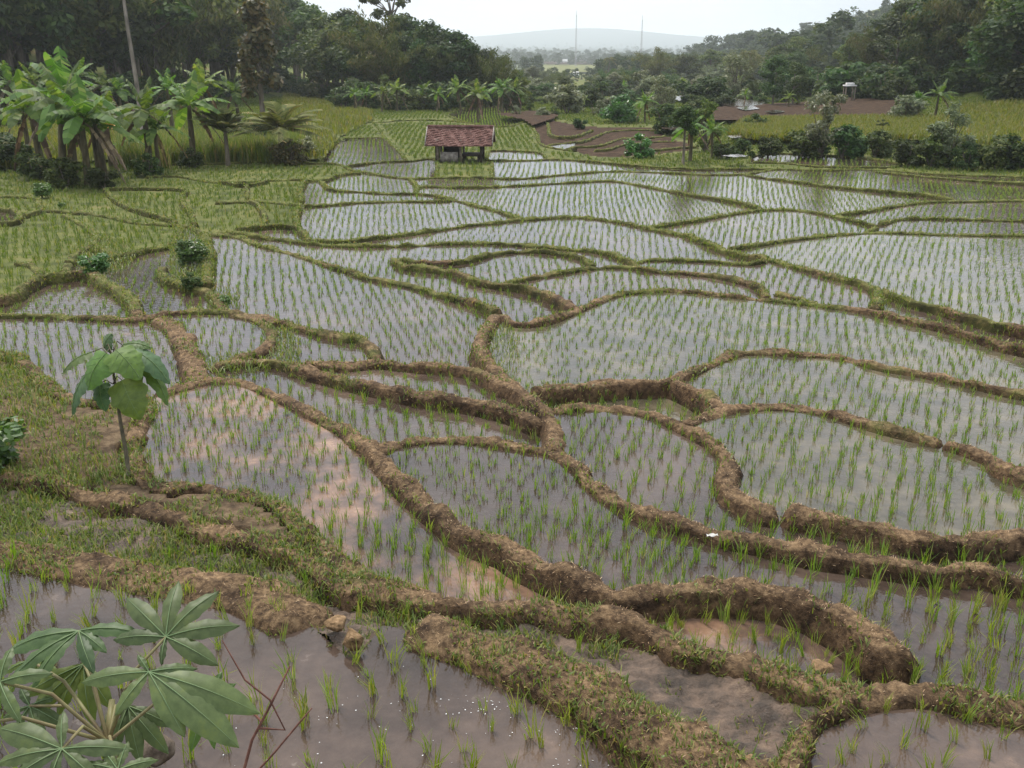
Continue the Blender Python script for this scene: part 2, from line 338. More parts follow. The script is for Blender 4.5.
# ------------------------------------------------------------------ bunds: crest lines
BUNDS = [
 # nearest banks:  (points, width, grassiness)
 ([(0,475),(44,479),(88,491),(132,503),(176,514),(205,526),(249,538),(293,552),(354,586),(410,591),(447,601),(503,604),(558,612),(614,616),(651,625),(685,646),(734,657),(771,669),(809,684),(850,697),(880,694),(921,692),(977,703),(1024,710)], 1.3, 1.7),
 ([(0,552),(29,555),(88,567),(146,577),(205,584),(249,592),(300,614),(328,633)], 2.1, 1.5),
 ([(380,618),(391,619),(428,629),(473,640),(517,656),(555,671),(592,686),(625,708),(651,727),(700,755),(750,790),(790,830),(830,910)], 2.0, 1.2),
 ([(852,692),(846,704),(815,722),(792,755),(788,800),(795,840)], .8, 1.2),
 ([(151,398),(165,393),(190,387),(211,382),(246,385),(280,398),(317,415),(354,434),(376,454),(402,480),(428,502),(465,528),(503,543),(547,563),(584,580),(614,591),(640,591),(677,587),(715,585),(752,586),(790,592),(827,605),(865,626),(888,644),(898,663)], 1.2, .25),
 ([(374,455),(388,446),(395,444),(414,441),(447,439),(484,441),(521,447),(553,452),(577,465),(595,484),(621,499),(651,512),(677,519),(715,530),(752,537),(790,545),(827,551),(865,556),(902,562),(940,566),(977,567),(1024,577)], 1.1, .3),
 ([(500,312),(494,316),(484,331),(479,347),(488,359),(502,375),(521,392),(540,404),(551,417),(556,436),(553,452)], 1.15, .4),
 ([(205,366),(225,362),(253,359),(281,361),(309,370),(338,377),(375,384),(410,391),(445,396),(488,402),(517,410),(546,421)], 1.1, .5),
 ([(295,364),(320,362),(340,364),(375,361),(410,364),(445,366),(474,370),(495,380),(523,393)], 1.0, .5),
 ([(0,315),(35,315),(88,317),(134,319),(176,315),(229,315),(274,321),(316,331),(345,337),(361,338),(372,346),(377,358)], 1.05, .6),
 ([(148,318),(169,323),(183,338),(190,356),(197,373),(205,384)], 1.5, .3),
 ([(229,316),(260,322),(271,334),(264,347),(246,354),(225,361)], 1.1, .7),
 ([(0,352),(20,360),(35,370),(49,388),(80,400),(115,402),(151,398),(140,420),(130,450),(137,472),(150,483),(175,488),(205,486),(249,494),(285,510),(320,545),(365,576),(415,592)], 1.1, 1.6),
 ([(10,264),(23,262),(37,268),(39,275),(20,287),(0,297)], 1.0, .4),
 ([(37,277),(62,273),(88,271),(102,279),(117,287),(129,297),(139,315)], 1.3, .5),
 ([(162,266),(165,278),(183,285),(207,291),(218,301),(227,315)], 1.0, .7),
 ([(204,234),(208,250),(208,270),(206,287)], 1.3, 1.2),
 ([(68,262),(74,254),(94,243),(96,235),(84,225),(64,214)], 1.0, .7),
 ([(94,243),(117,255),(141,249),(168,245),(178,233),(180,226)], 1.1, 1.3),
 ([(68,262),(66,272)], 1.0, .7),
 ([(0,196),(35,197),(39,204),(45,211),(66,211),(109,216),(137,222),(176,225),(191,226),(204,234),(238,237),(257,245),(288,253),(316,261),(360,274),(375,278),(410,284),(445,294),(481,303),(500,312)], 1.0, .6),
 ([(105,190),(117,202),(137,211),(166,219),(178,225)], .8, .8),
 ([(0,210),(12,211),(20,216),(16,223),(0,224)], .9, .5),
 ([(21,217),(45,211)], .8, .7),
 ([(500,312),(506,318),(516,322),(537,321),(565,314),(593,303),(621,294),(656,291),(678,291),(700,293),(752,298),(805,303),(847,308),(875,312),(910,319),(945,326),(980,335),(1024,346)], 1.05, .7),
 ([(393,257),(400,264),(428,267),(453,270),(474,278),(498,282),(523,285),(544,291),(565,301),(576,309)], .95, .35),
 ([(395,258),(431,262),(467,259),(495,252),(530,250),(558,252),(583,257),(594,265)], .9, .4),
 ([(498,282),(516,279),(551,273),(586,268),(621,266),(656,270),(699,273),(734,278),(759,286),(768,298)], .9, .6),
 ([(770,292),(790,295),(822,303)], .8, .4),
 ([(206,233),(232,232),(257,236),(288,240),(320,244),(340,245),(393,245),(445,243),(498,243),(551,247),(593,250),(621,256),(640,266)], .9, .8),
 ([(232,231),(267,227),(294,228),(303,234),(310,243)], .8, .9),
 ([(636,262),(646,259),(678,259),(717,261),(748,263),(769,260)], .8, .8),
 ([(300,241),(320,240),(354,239),(378,236),(409,233),(437,229),(466,225),(488,223),(526,219),(579,217),(621,222),(656,229),(689,235),(710,243),(727,249),(769,259),(805,268),(840,277),(868,284),(879,293),(874,309)], 1.0, .9),
 ([(879,288),(910,300),(945,308),(980,317),(1024,326)], .95, .8),
 ([(727,248),(769,242),(815,236),(854,233),(889,232),(945,234),(1024,235)], .95, .9),
 ([(640,226),(660,225),(699,219),(748,211),(777,209),(801,210),(826,214),(850,219),(879,226)], .95, .9),
 ([(832,215),(873,209),(922,202),(961,201),(1024,200)], .95, .9),
 ([(878,224),(886,222),(902,218),(941,218),(1024,220)], .9, .9),
 ([(879,226),(862,233)], .8, .8),
 ([(415,193),(421,186),(456,187),(500,186),(539,184),(578,182),(613,181),(646,186),(680,192),(699,195),(738,201),(764,208)], .9, 1),
 ([(742,174),(769,178),(797,181),(826,185),(860,188),(892,191),(926,194),(957,200)], .9, 1),
 ([(163,164),(218,163),(261,161),(286,163),(329,163),(343,165),(353,170),(382,175),(409,178),(437,177),(480,177),(519,178),(554,175),(582,173),(613,171),(680,173),(699,174),(742,174),(777,169),(824,170),(863,169),(902,171),(941,174),(1024,176)], .9, 1),
 ([(870,171),(933,177),(961,179),(1024,183)], .8, 1),
 ([(140,177),(179,176),(218,182),(267,180),(296,179),(320,180),(333,176),(345,173),(365,173)], .9, 1),
 ([(320,180),(331,189),(359,191),(386,193),(415,193),(435,195),(456,200),(476,205),(495,209),(510,214),(524,219)], .9, 1),
 ([(409,178),(415,183),(417,188),(415,193)], .8, 1),
 ([(210,203),(249,201),(277,202),(300,205),(329,204),(359,202),(398,201),(437,201),(456,200)], .9, 1),
 ([(100,189),(125,189),(184,190),(182,197),(183,204),(190,213),(195,226)], .8, 1),
 ([(246,186),(248,200)], .7, 1),
 ([(248,201),(257,205),(265,219),(262,228)], .7, 1),
 ([(218,182),(246,186),(270,181)], .7, 1),
 ([(339,139),(368,137),(386,138)], .7, 1),
 ([(374,122),(380,130),(386,139),(402,154),(406,160)], .7, 1),
 ([(300,118),(339,119),(374,122),(405,120),(437,120),(466,122),(490,126),(513,125),(533,117)], .8, 1),
 ([(339,139),(325,150),(320,163)], .7, 1),
 ([(343,165),(386,161),(409,161),(435,159),(437,177)], .7, 1),
 ([(445,114),(466,122)], .7, 1),
 ([(445,114),(470,108),(505,108),(533,117)], .7, 1),
 ([(480,160),(529,160),(558,159),(601,162),(632,165),(680,168),(719,168),(777,169)], .8, 1),
 ([(492,161),(492,176)], .7, 1),
 ([(488,151),(494,150),(539,152),(546,158)], .7, 1),
 ([(488,151),(486,160)], .7, 1),
 ([(533,127),(537,135),(540,143),(550,147),(564,149),(574,150)], .8, .6),
 ([(533,119),(545,119),(548,125),(552,135),(574,136),(593,130)], .8, .5),
 ([(545,145),(560,143),(574,142),(589,139),(607,132),(632,130),(662,130)], .8, .3),
 ([(564,149),(580,146),(601,145),(625,138),(662,137),(664,130)], .8, .3),
 ([(590,150),(609,149),(621,145),(646,142),(680,141)], .8, .3),
 ([(640,151),(652,150),(680,147),(700,147)], .8, .4),
 ([(528,392),(551,386),(586,384),(621,380),(656,380),(668,378),(685,373),(713,361),(734,354),(762,352),(805,354),(840,356),(875,365),(910,370),(963,379),(1024,391)], 1.1, .4),
 ([(668,378),(692,387),(712,397),(724,409)], 1.05, .3),
 ([(546,412),(565,408),(586,407),(621,408),(650,413),(670,421),(696,432),(719,446),(730,459),(726,477),(734,492),(756,504),(771,509),(788,511)], 1.15, .35),
 ([(680,424),(696,417),(730,409),(767,406),(809,408),(846,416),(884,427),(932,438),(952,443)], 1.15, .3),
 ([(936,439),(952,443),(975,450),(996,457),(1024,474)], 1.1, .3),
 ([(774,510),(790,511),(827,517),(865,524),(902,532),(940,539),(977,539),(1024,534)], 1.15, .3),
 ([(932,438),(957,444)], 0, 0), ([(771,509),(790,511)], 0, 0), ([(328,633),(352,649),(380,618)], 0, 0), ([(374,358),(374,364)], 0, 0),
 ([(533,117),(533,128)], 0, 0),
 ([(533,119),(548,120),(575,124),(605,126),(640,126),(662,129),(668,137),(682,141),(702,147)], 0, 0),
 ([(574,136),(576,150),(590,154),(615,155),(650,153),(702,147)], 0, 0), ([(896,660),(903,702)], 0, 0), ([(301,205),(296,216),(299,229)], .8, 1.5), ([(306,179),(300,190),(302,204)], .8, 1.5), ([(288,104),(320,106),(352,112),(374,120)], 1.2, 1), ([(286,128),(310,127),(340,130)], 1.2, 1), ([(284,146),(305,145),(325,148)], 1.2, 1),
 ([(748,163),(752,156),(777,153),(815,155),(860,157),(902,164),(880,167),(860,167),(816,166),(781,162),(748,162)], .7, 1),
]
GRASSY = ([],)

def catmull(pts, n=10):
    P = np.array(pts, float)
    if len(P) < 3:
        return np.linspace(P[0], P[-1], max(4, n))
    P = np.vstack([2 * P[0] - P[1], P, 2 * P[-1] - P[-2]])
    out = []
    t = np.linspace(0, 1, n, endpoint=False)[:, None]
    for i in range(1, len(P) - 2):
        a, b, c, d = P[i - 1], P[i], P[i + 1], P[i + 2]
        out.append(.5 * (2 * b + (c - a) * t + (2 * a - 5 * b + 4 * c - d) * t ** 2 + (3 * b - a - 3 * c + d) * t ** 3))
    out.append(P[-2][None])
    return np.vstack(out)

def extend(pts):
    pts = list(pts)
    def ext(a, b, xt):
        s = max(-.25, min(.25, (b[1] - a[1]) / (b[0] - a[0]))) if b[0] != a[0] else 0
        return [((b[0] + xt) / 2, b[1] + s * .7 * (xt - b[0]) / 2), (xt, b[1] + s * .7 * (xt - b[0]))]
    if pts[-1][0] >= 1015: pts += ext(pts[-2], pts[-1], 1340)
    if pts[0][0] <= 2: pts = ext(pts[1], pts[0], -320)[::-1] + pts
    if pts[-1][0] <= 2: pts += ext(pts[-2], pts[-1], -320)
    return pts

CURVES = [catmull(extend(p)) for p, k, g in BUNDS]

# ------------------------------------------------------------------ fields between the bunds
GX0, GX1, GDX = -310, 1330, 2
GY0, GY1 = 97, 905
NX, NY = (GX1 - GX0) // GDX, GY1 - GY0
bar = np.zeros((NY, NX), bool)
for c in CURVES:
    for i in range(len(c) - 1):
        n = int(max(abs(c[i + 1] - c[i])) * 3) + 2
        s = np.linspace(c[i], c[i + 1], n)
        ix = np.round((s[:, 0] - GX0) / GDX).astype(int); iy = np.round(s[:, 1] - GY0).astype(int)
        ok = (ix >= 0) & (ix < NX - 1) & (iy >= 0) & (iy < NY)
        bar[iy[ok], ix[ok]] = True; bar[iy[ok], ix[ok] + 1] = True
par = []
def find(a):
    while par[a] != a:
        par[a] = par[par[a]]; a = par[a]
    return a
lab = np.full((NY, NX), -1, int)
prev = []
for y in range(NY):
    row = ~bar[y]; d = np.diff(np.concatenate([[0], row.astype(int), [0]]))
    st, en = np.where(d == 1)[0], np.where(d == -1)[0]
    cur = []
    j = 0
    for a, b in zip(st, en):
        idx = len(par); par.append(idx); cur.append((a, b, idx)); lab[y, a:b] = idx
    for a, b, idx in cur:
        for (a2, b2, i2) in prev:
            if a2 < b and b2 > a:
                r1, r2 = find(idx), find(i2)
                if r1 != r2: par[r1] = r2
    prev = cur
root = np.array([find(i) for i in range(len(par))])
lab = np.where(lab >= 0, root[np.maximum(lab, 0)], -1)
for _ in range(7):
    for sh, ax in ((1, 0), (-1, 0), (1, 1), (-1, 1)):
        s = np.roll(lab, sh, ax)
        lab = np.where((lab < 0) & (s >= 0), s, lab)
uq, inv, cnt = np.unique(lab, return_inverse=True, return_counts=True)
lab = inv.reshape(lab.shape)
def seed(px, py):
    return int(lab[int(round(py - GY0)), int(round((px - GX0) / GDX))])
NL = len(uq)
CLS = ['water'] * NL
for i in np.unique(lab[0]): CLS[i] = 'land'
def setc(cls, pts):
    for p in pts: CLS[seed(*p)] = cls
setc('rice2', [(15,205),(80,200),(150,205),(30,240),(75,240),(130,235),(230,172),(200,185),(220,195),(290,190),(280,215),(150,170),(290,184),(465,168),(290,192),(10,245)])
# the straw-coloured weedy patch keeps still water too
setc('water_red', [(400,540),(760,625)])
setc('water_green', [(980,262),(640,340),(860,480),(880,400)])
setc('mudflat', [(100,530),(280,570),(430,610),(700,690),(600,650),(250,515)])
setc('land', [(90,440),(15,420),(15,380)])
setc('soil', [(600,135),(580,140),(640,134),(640,140),(600,142),(620,147),(660,145),(560,140)])
LAND = np.array([c == 'land' for c in CLS]); SLOP = np.array([c in ('land', 'mudflat', 'rice2') for c in CLS])
gpx = GX0 + GDX * (np.arange(NX) + .0); gpy = GY0 + np.arange(NY) + .0
PX, PY = np.meshgrid(gpx, gpy)
WX, WY = at(PX, PY)
WZ = T(WX, WY)
LEVEL = np.zeros(NL); GAP = np.full(NL, .085)
print('fields', NL)
for i in range(NL):
    m_ = lab == i
    inf = m_ & (PX > -60) & (PX < 1090) & (PY < 800)
    mm = inf if inf.sum() > 20 else m_
    z = WZ[mm]
    LEVEL[i] = np.percentile(z, 25) - .05 if CLS[i] == 'rice2' else np.percentile(z, 12) - (.075 if np.median(WY[mm]) < 25 else .06)
    GAP[i] = .03 if CLS[i] == 'rice2' else .055
    if cnt[i] > 3000: print(i, CLS[i], cnt[i], 'px', PX[mm].mean().round(), PY[mm].mean().round(), 'z', (z.min() - ZC).round(2), (z.max() - ZC).round(2))
bard = bar.copy()
for _ in range(2):
    bard = bard | np.roll(bard, 1, 0) | np.roll(bard, -1, 0) | np.roll(bard, 1, 1) | np.roll(bard, -1, 1)

def lookup(X, Y, Z=None):
    if Z is None: Z = T(X, Y)
    px, py, dep = proj(X, Y, Z)
    ix = np.round((px - GX0) / GDX).astype(int); iy = np.round(py - GY0).astype(int)
    ok = (ix >= 0) & (ix < NX) & (iy >= 0) & (iy < NY) & (dep > .5)
    l = np.where(ok, lab[np.clip(iy, 0, NY - 1), np.clip(ix, 0, NX - 1)], -1)
    nb = np.where(ok, bard[np.clip(iy, 0, NY - 1), np.clip(ix, 0, NX - 1)], False)
    return l, nb, px, py

# paddy sheets: strips of each raster row, at the field's own level
MATOF = {'water': 'water', 'rice2': 'rice_floor', 'water_red': 'water_red', 'water_green': 'water_green', 'mudflat': 'mud', 'soil': 'soil'}
NAMEOF = {'water': 'paddy_water', 'rice2': 'paddy_mud', 'water_red': 'paddy_water', 'water_green': 'paddy_water', 'mudflat': 'mud', 'soil': 'soil'}
# corners of the raster
CXp = GX0 + GDX * (np.arange(NX + 1) - .5); CYp = GY0 + np.arange(NY + 1) - .5
CPX, CPY = np.meshgrid(CXp, CYp)
CWX, CWY = at(CPX, CPY); CWZ = T(CWX, CWY)
def nz(x, y, s, seed_=0.0):
    return noise.noise((x * s, y * s, seed_))
for i in range(NL):
    if LAND[i] or cnt[i] < 12: continue
    m_ = lab == i
    ys = np.where(m_.any(1))[0]
    V = []; Q = []
    vid = {}
    sloped = CLS[i] in ('mudflat', 'rice2')
    def vert(r_, c_):
        k = (r_, c_)
        if k not in vid:
            vid[k] = len(V)
            if sloped:
                x, y = CWX[r_, c_], CWY[r_, c_]
                if CLS[i] == 'rice2': z = CWZ[r_, c_] - .07 + .03 * nz(x, y, .8)
                else: z = CWZ[r_, c_] - .13 + .08 * nz(x, y, 1.7) + .055 * nz(x, y, 5, 3) + .03 * nz(x, y, 13, 6)
            else: z = LEVEL[i]
            V.append((CWX[r_, c_], CWY[r_, c_], z))
        return vid[k]
    for y in ys:
        d = np.diff(np.concatenate([[0], m_[y].astype(int), [0]]))
        step = 4 if not sloped else 2
        for a, b in zip(np.where(d == 1)[0], np.where(d == -1)[0]):
            cuts = [a] + [q for q in range((a // step + 1) * step, b, step)] + [b]
            for q0, q1 in zip(cuts[:-1], cuts[1:]):
                Q.append((vert(y + 1, q0), vert(y + 1, q1), vert(y, q1), vert(y, q0)))
    o = link(NAMEOF[CLS[i]], mesh(NAMEOF[CLS[i]], V, Q, None, [M[MATOF[CLS[i]]]], None, True))
    tag(o, kind='structure')

# ------------------------------------------------------------------ the land itself, one sheet to the horizon
rowsY = np.concatenate([np.linspace(-30, 2, 14), np.linspace(2.2, 16, 110), 16 * (1.012 ** np.arange(1, 200))])
g = rowsY[-1]
rowsY = np.concatenate([rowsY, g * (1.03 ** np.arange(1, 200))]); rowsY = rowsY[rowsY < 5900]
us = np.concatenate([np.linspace(-.74, -.62, 6), np.linspace(-.6, .6, 190), np.linspace(.62, .74, 6)])
GXm = us[None, :] * (np.abs(rowsY)[:, None] * 1.02 + 5.5); GYm = np.repeat(rowsY[:, None], len(us), 1)
GZm = T(GXm, GYm)
l_, nb_, px_, py_ = lookup(GXm, GYm, GZm)
padm = (l_ >= 0) & ~LAND[np.maximum(l_, 0)]
pd = padm.copy()
for sh, ax in ((1, 0), (-1, 0), (1, 1), (-1, 1)): pd |= np.roll(padm, sh, ax)
rough = np.array([[noise.fractal((x * .35, y * .35, 0), 1, 2, 4) for x, y in zip(rx, ry)] for rx, ry in zip(GXm, GYm)])
GZm = GZm + np.where(pd, -1.3, rough * np.clip(GYm * .0022 + .04, .04, .5) - .03)
nr, nc = GZm.shape
idx = np.arange(nr * nc).reshape(nr, nc)
Qg = np.stack([idx[:-1, :-1], idx[:-1, 1:], idx[1:, 1:], idx[1:, :-1]], -1).reshape(-1, 4)
tag(link('ground', mesh('ground', np.stack([GXm, GYm, GZm], -1), Qg, None, [M['ground']], None, True)), kind='structure')

# ------------------------------------------------------------------ bund meshes
class Blades:
    def __init__(s): s.P = []; s.A = []; s.L = []; s.W = []; s.I = []; s.B = []
    def add(s, P, az, L, W, lean, bend):
        n = len(P)
        s.P.append(P); s.A.append(np.broadcast_to(az, n)); s.L.append(np.broadcast_to(L, n)); s.W.append(np.broadcast_to(W, n))
        s.I.append(np.broadcast_to(lean, n)); s.B.append(np.broadcast_to(bend, n))
    def arrays(s):
        P = np.concatenate(s.P); A = np.concatenate(s.A); L = np.concatenate(s.L); W = np.concatenate(s.W); I = np.concatenate(s.I); B = np.concatenate(s.B)
        n = len(P)
        dh = np.stack([np.cos(A), np.sin(A), np.zeros(n)], -1); sd = np.stack([-np.sin(A), np.cos(A), np.zeros(n)], -1)
        up = np.array([0, 0, 1.])
        d1 = dh * np.sin(I)[:, None] + up * np.cos(I)[:, None]
        I2 = I + B
        d2 = dh * np.sin(I2)[:, None] + up * np.cos(I2)[:, None]
        p1 = P + d1 * (L * .55)[:, None]; p2 = p1 + d2 * (L * .45)[:, None]
        w = W[:, None] / 2
        V = np.stack([P - sd * w * .6, P + sd * w * .6, p1 + sd * w, p1 - sd * w, p2], 1).reshape(-1, 3)
        k = np.arange(n) * 5
        Q = np.stack([k, k + 1, k + 2, k + 3], -1); Tt = np.stack([k + 3, k + 2, k + 4], -1)
        return V, Q, Tt
    def build(s, name, mat):
        if not s.P: return None
        V, Q, Tt = s.arrays()
        return link(name, mesh(name, V, Q, Tt, [mat]))

GR = Blades(); ST = Blades()
A_OFF = np.array([-.62, -.50, -.40, -.31, -.24, -.17, -.10, -.03, .03, .10, .17, .24, .31, .40, .50, .62])
A_Z = np.array([-1.0, -.56, -.31, -.155, -.05, -.012, 0, .006, .006, 0, -.012, -.05, -.155, -.31, -.56, -1.0])
for (pts, k, gr), c in zip(BUNDS, CURVES):
    if not k: continue
    raised = 0.0
    k = k * (.50 if k >= 1.4 else .375); gr = gr * 1.5 + .1
    if pts[0][1] < 235 and max(q[0] for q in pts) < 345: k *= .95; raised = .07
    X, Y = at(c[:, 0], c[:, 1])
    P = np.stack([X, Y], -1)
    seg = np.linalg.norm(np.diff(P, axis=0), axis=1); s = np.concatenate([[0], np.cumsum(seg)])
    tot = s[-1]
    dmin = np.hypot(X, Y).min()
    # resample with a step that grows with distance
    tt = [0.0]
    while tt[-1] < tot:
        x = np.interp(tt[-1], s, X); y = np.interp(tt[-1], s, Y)
        tt.append(tt[-1] + float(np.clip(np.hypot(x, y) * .006, .035, .45)))
    tt = np.array(tt); tt[-1] = tot
    C = np.stack([np.interp(tt, s, X), np.interp(tt, s, Y)], -1)
    for _ in range(3): C[1:-1] = .25 * C[:-2] + .5 * C[1:-1] + .25 * C[2:]
    tg = np.gradient(C, axis=0); tg /= np.linalg.norm(tg, axis=1)[:, None] + 1e-9
    nrm = np.stack([-tg[:, 1], tg[:, 0]], -1)
    cz = T(C[:, 0], C[:, 1]) + .015
    need = np.full(len(C), -99.)
    for sgn in (-1, 1):
        for dd_ in (.25, .5):
            qx, qy = C[:, 0] + sgn * nrm[:, 0] * dd_, C[:, 1] + sgn * nrm[:, 1] * dd_
            l, _, _, _ = lookup(qx, qy)
            need = np.maximum(need, np.where((l >= 0) & ~SLOP[np.maximum(l, 0)], LEVEL[np.maximum(l, 0)] + GAP[np.maximum(l, 0)], -99))
    cz = np.maximum(cz, need) + raised
    for _ in range(12):
        if len(cz) > 2: cz[1:-1] = .25 * cz[:-2] + .5 * cz[1:-1] + .25 * cz[2:]
    # hold the crest above the water on both sides
    wob = np.array([noise.fractal((x * .8, y * .8, 2.2), 1, 2, 3) for x, y in C])
    wid = k * (1 + .16 * wob)
    endt = np.minimum(1, np.minimum(tt + .02, tot - tt + .02) / (.45 * k))
    nA = len(A_OFF)
    off = A_OFF[None] * wid[:, None] * (.35 + .65 * endt[:, None])
    Vx = C[:, 0, None] + nrm[:, 0, None] * off; Vy = C[:, 1, None] + nrm[:, 1, None] * off
    base = cz[:, None] + A_Z[None] * np.clip(k * 1.25, .6, 1.15) - (1 - endt[:, None]) ** 1.5 * .45 + .03 * wob[:, None]
    nzv = np.zeros_like(Vx)
    for a in range(Vx.shape[0]):
        for b_ in range(nA):
            x, y = Vx[a, b_], Vy[a, b_]
            nzv[a, b_] = .05 * noise.noise((x * 2.6, y * 2.6, 1)) + .03 * noise.noise((x * 7, y * 7, 5)) + .017 * noise.noise((x * 19, y * 19, 9))
    Vz = base + nzv * (1.15 if dmin < 25 else .8)
    h = 0.03 * np.sin(Vz * 40)
    Vx = Vx + nrm[:, 0, None] * nzv * .8; Vy = Vy + nrm[:, 1, None] * nzv * .8
    n0 = len(C)
    ii = np.arange(n0 * nA).reshape(n0, nA)
    Q = np.stack([ii[:-1, :-1], ii[1:, :-1], ii[1:, 1:], ii[:-1, 1:]], -1).reshape(-1, 4)
    o = link('earth_bund', mesh('earth_bund', np.stack([Vx, Vy, Vz], -1), Q, None, [M['bund']], None, True))
    tag(o, kind='structure')
    # turf and straw on it
    dist = np.hypot(C[:, 0], C[:, 1])
    inv_ = (np.abs(C[:, 0]) < .62 * C[:, 1] + 2.5)
    def scatter(dens_fn, lo, hi, pow_=1):
        segl = np.gradient(tt); dn = dens_fn(dist) * segl * (hi - lo) * k * inv_
        nn = RNG.poisson(np.maximum(dn, 0))
        ids = np.repeat(np.arange(n0), nn)
        if not len(ids): return None
        f = RNG.random(len(ids)); ids2 = np.minimum(ids + 1, n0 - 1)
        o_ = lo + (hi - lo) * RNG.random(len(ids))
        fi = np.interp(o_, A_OFF, np.arange(nA))
        i0 = np.clip(np.floor(fi).astype(int), 0, nA - 2); fr = fi - i0
        def g_(A): 
            a0 = A[ids, i0] * (1 - fr) + A[ids, i0 + 1] * fr; a1 = A[ids2, i0] * (1 - fr) + A[ids2, i0 + 1] * fr
            return a0 * (1 - f) + a1 * f
        return np.stack([g_(Vx), g_(Vy), g_(Vz)], -1), o_
    def patch(Pp, sc, off_):
        return np.array([noise.noise((p[0] * sc, p[1] * sc, off_)) for p in Pp])
    # straw litter
    r_ = scatter(lambda d: np.clip(3000 * np.exp(-d / 8) + 60, 0, 1700) * (.5 if gr > 1 else 1) * np.where(d > 40, 0, 1), -.36, .36)
    if r_:
        Pp, oo = r_; n = len(Pp); dd = np.hypot(Pp[:, 0], Pp[:, 1])
        ST.add(Pp - [0, 0, .004], RNG.random(n) * 6.283, RNG.uniform(.012, .042, n) * (1 + dd * .02), .0028 + dd * .0003, RNG.uniform(.7, 1.55, n), RNG.uniform(-.2, .6, n))
    # green blades: along both feet, and over the top where the bund is turfed
    for lo, hi, mul in ((-.45, -.24, 1.0), (.24, .45, 1.0), (-.28, .28, .55)):
        r_ = scatter(lambda d: np.clip(1400 * np.exp(-d / 12) + 130, 0, 1300) * gr * mul * (np.where(d > 14, 1.5, 1)), lo, hi)
        if not r_: continue
        Pp, oo = r_
        dd = np.hypot(Pp[:, 0], Pp[:, 1])
        kp = patch(Pp, 1.3, 7.7) + .3 * patch(Pp, 5, 1.1) > (.12 - .14 * gr - np.clip((dd - 14) / 60, 0, .3))
        Pp = Pp[kp]; n = len(Pp); dd = dd[kp]
        if not n: continue
        wd_ = np.where(RNG.random(n) < .3, 2.2, 1.0)
        hgt = RNG.uniform(.04, .14, n) / np.sqrt(wd_) * (1.0 if mul == 1 else .75)
        GR.add(Pp - [0, 0, .01], RNG.random(n) * 6.283, hgt, wd_ * (.006 + dd * .0006), RNG.uniform(.05, .8, n), RNG.uniform(.1, .9, n))

# ------------------------------------------------------------------ grass on open land
def land_points(poly_px, dens, n_try=None):
    """points on land inside a pixel-space rectangle"""
    x0, y0, x1, y1 = poly_px
    X, Y = at(np.array([x0, x1, x0, x1]), np.array([y0, y0, y1, y1]))
    a = (max(X) - min(X)) * (max(Y) - min(Y))
    n = int(a * dens)
    x = RNG.uniform(min(X), max(X), n); y = RNG.uniform(min(Y), max(Y), n)
    z = T(x, y)
    l, nb, px, py = lookup(x, y, z)
    ok = (px > x0) & (px < x1) & (py > y0) & (py < y1) & (l >= 0)
    return x[ok], y[ok], z[ok], l[ok]
for rect, dens, hg, fil in [((-80, 340, 175, 500), 520, (.04, .17), 'land'), ((-100, 98, 560, 175), 22, (.12, .4), 'land'),
                            ((430, 125, 1100, 175), 22, (.12, .38), 'land'), ((-80, 470, 470, 600), 900, (.04, .14), 'land'), ((-80, 480, 620, 650), 1500, (.05, .17), 'mudflat'), ((560, 600, 900, 760), 420, (.03, .09), 'mudflat')]:
    x, y, z, l = land_points(rect, dens)
    ok = np.array([CLS[i] == fil for i in l])
    if hg == (.04, .17) or hg == (.04, .14): ok &= np.array([noise.noise((a * 1.1, b * 1.1, 14)) + .5 * noise.noise((a * 4, b * 4, 3)) for a, b in zip(x, y)]) > -.12
    if fil == 'mudflat':
        ok &= np.array([noise.noise((a * 1.7, b * 1.7, 4)) for a, b in zip(x, y)]) > np.where(x < -.3, -.42, .1)
        z = z - .12
    x, y, z = x[ok], y[ok], z[ok]; n = len(x); dd = np.hypot(x, y)
    if n: GR.add(np.stack([x, y, z - .04], -1), RNG.random(n) * 6.283, RNG.uniform(*hg, n), .006 + dd * .0007, RNG.uniform(.05, .7, n), RNG.uniform(.1, .9, n))
# tall grass behind the left bananas
for (x0, x1, yb) in ((160, 215, 163), (205, 300, 162), (120, 170, 168)):
    x, y, z, l = land_points((x0, yb - 18, x1, yb), 30)
    n = len(x)
    for _ in range(6):
        GR.add(np.stack([x + RNG.normal(0, .12, n), y + RNG.normal(0, .12, n), z - .03], -1), RNG.random(n) * 6.283, RNG.uniform(.6, 1.3, n), .045, RNG.uniform(.02, .4, n), RNG.uniform(.1, .7, n))
# bushy turf on the steep banks at mid left
for (x0, y0, x1, y1), dn in (((72, 232, 135, 272), 260), ((168, 228, 212, 290), 260), ((205, 285, 240, 305), 200), ((268, 325, 300, 362), 260), ((195, 350, 270, 372), 200), ((490, 320, 520, 372), 120)):
    x, y, z, l = land_points((x0, y0, x1, y1), dn)
    cx_, cy_ = (x0 + x1) / 2, (y0 + y1) / 2
    _, _, px, py = lookup(x, y, z)
    ok = (((px - cx_) / (x1 - x0) * 2) ** 2 + ((py - cy_) / (y1 - y0) * 2) ** 2) < 1
    x, y, z = x[ok], y[ok], z[ok]; n = len(x)
    if n: GR.add(np.stack([x, y, z - .08], -1), RNG.random(n) * 6.283, RNG.uniform(.07, .2, n), .018, RNG.uniform(.05, .9, n), RNG.uniform(.2, .9, n))

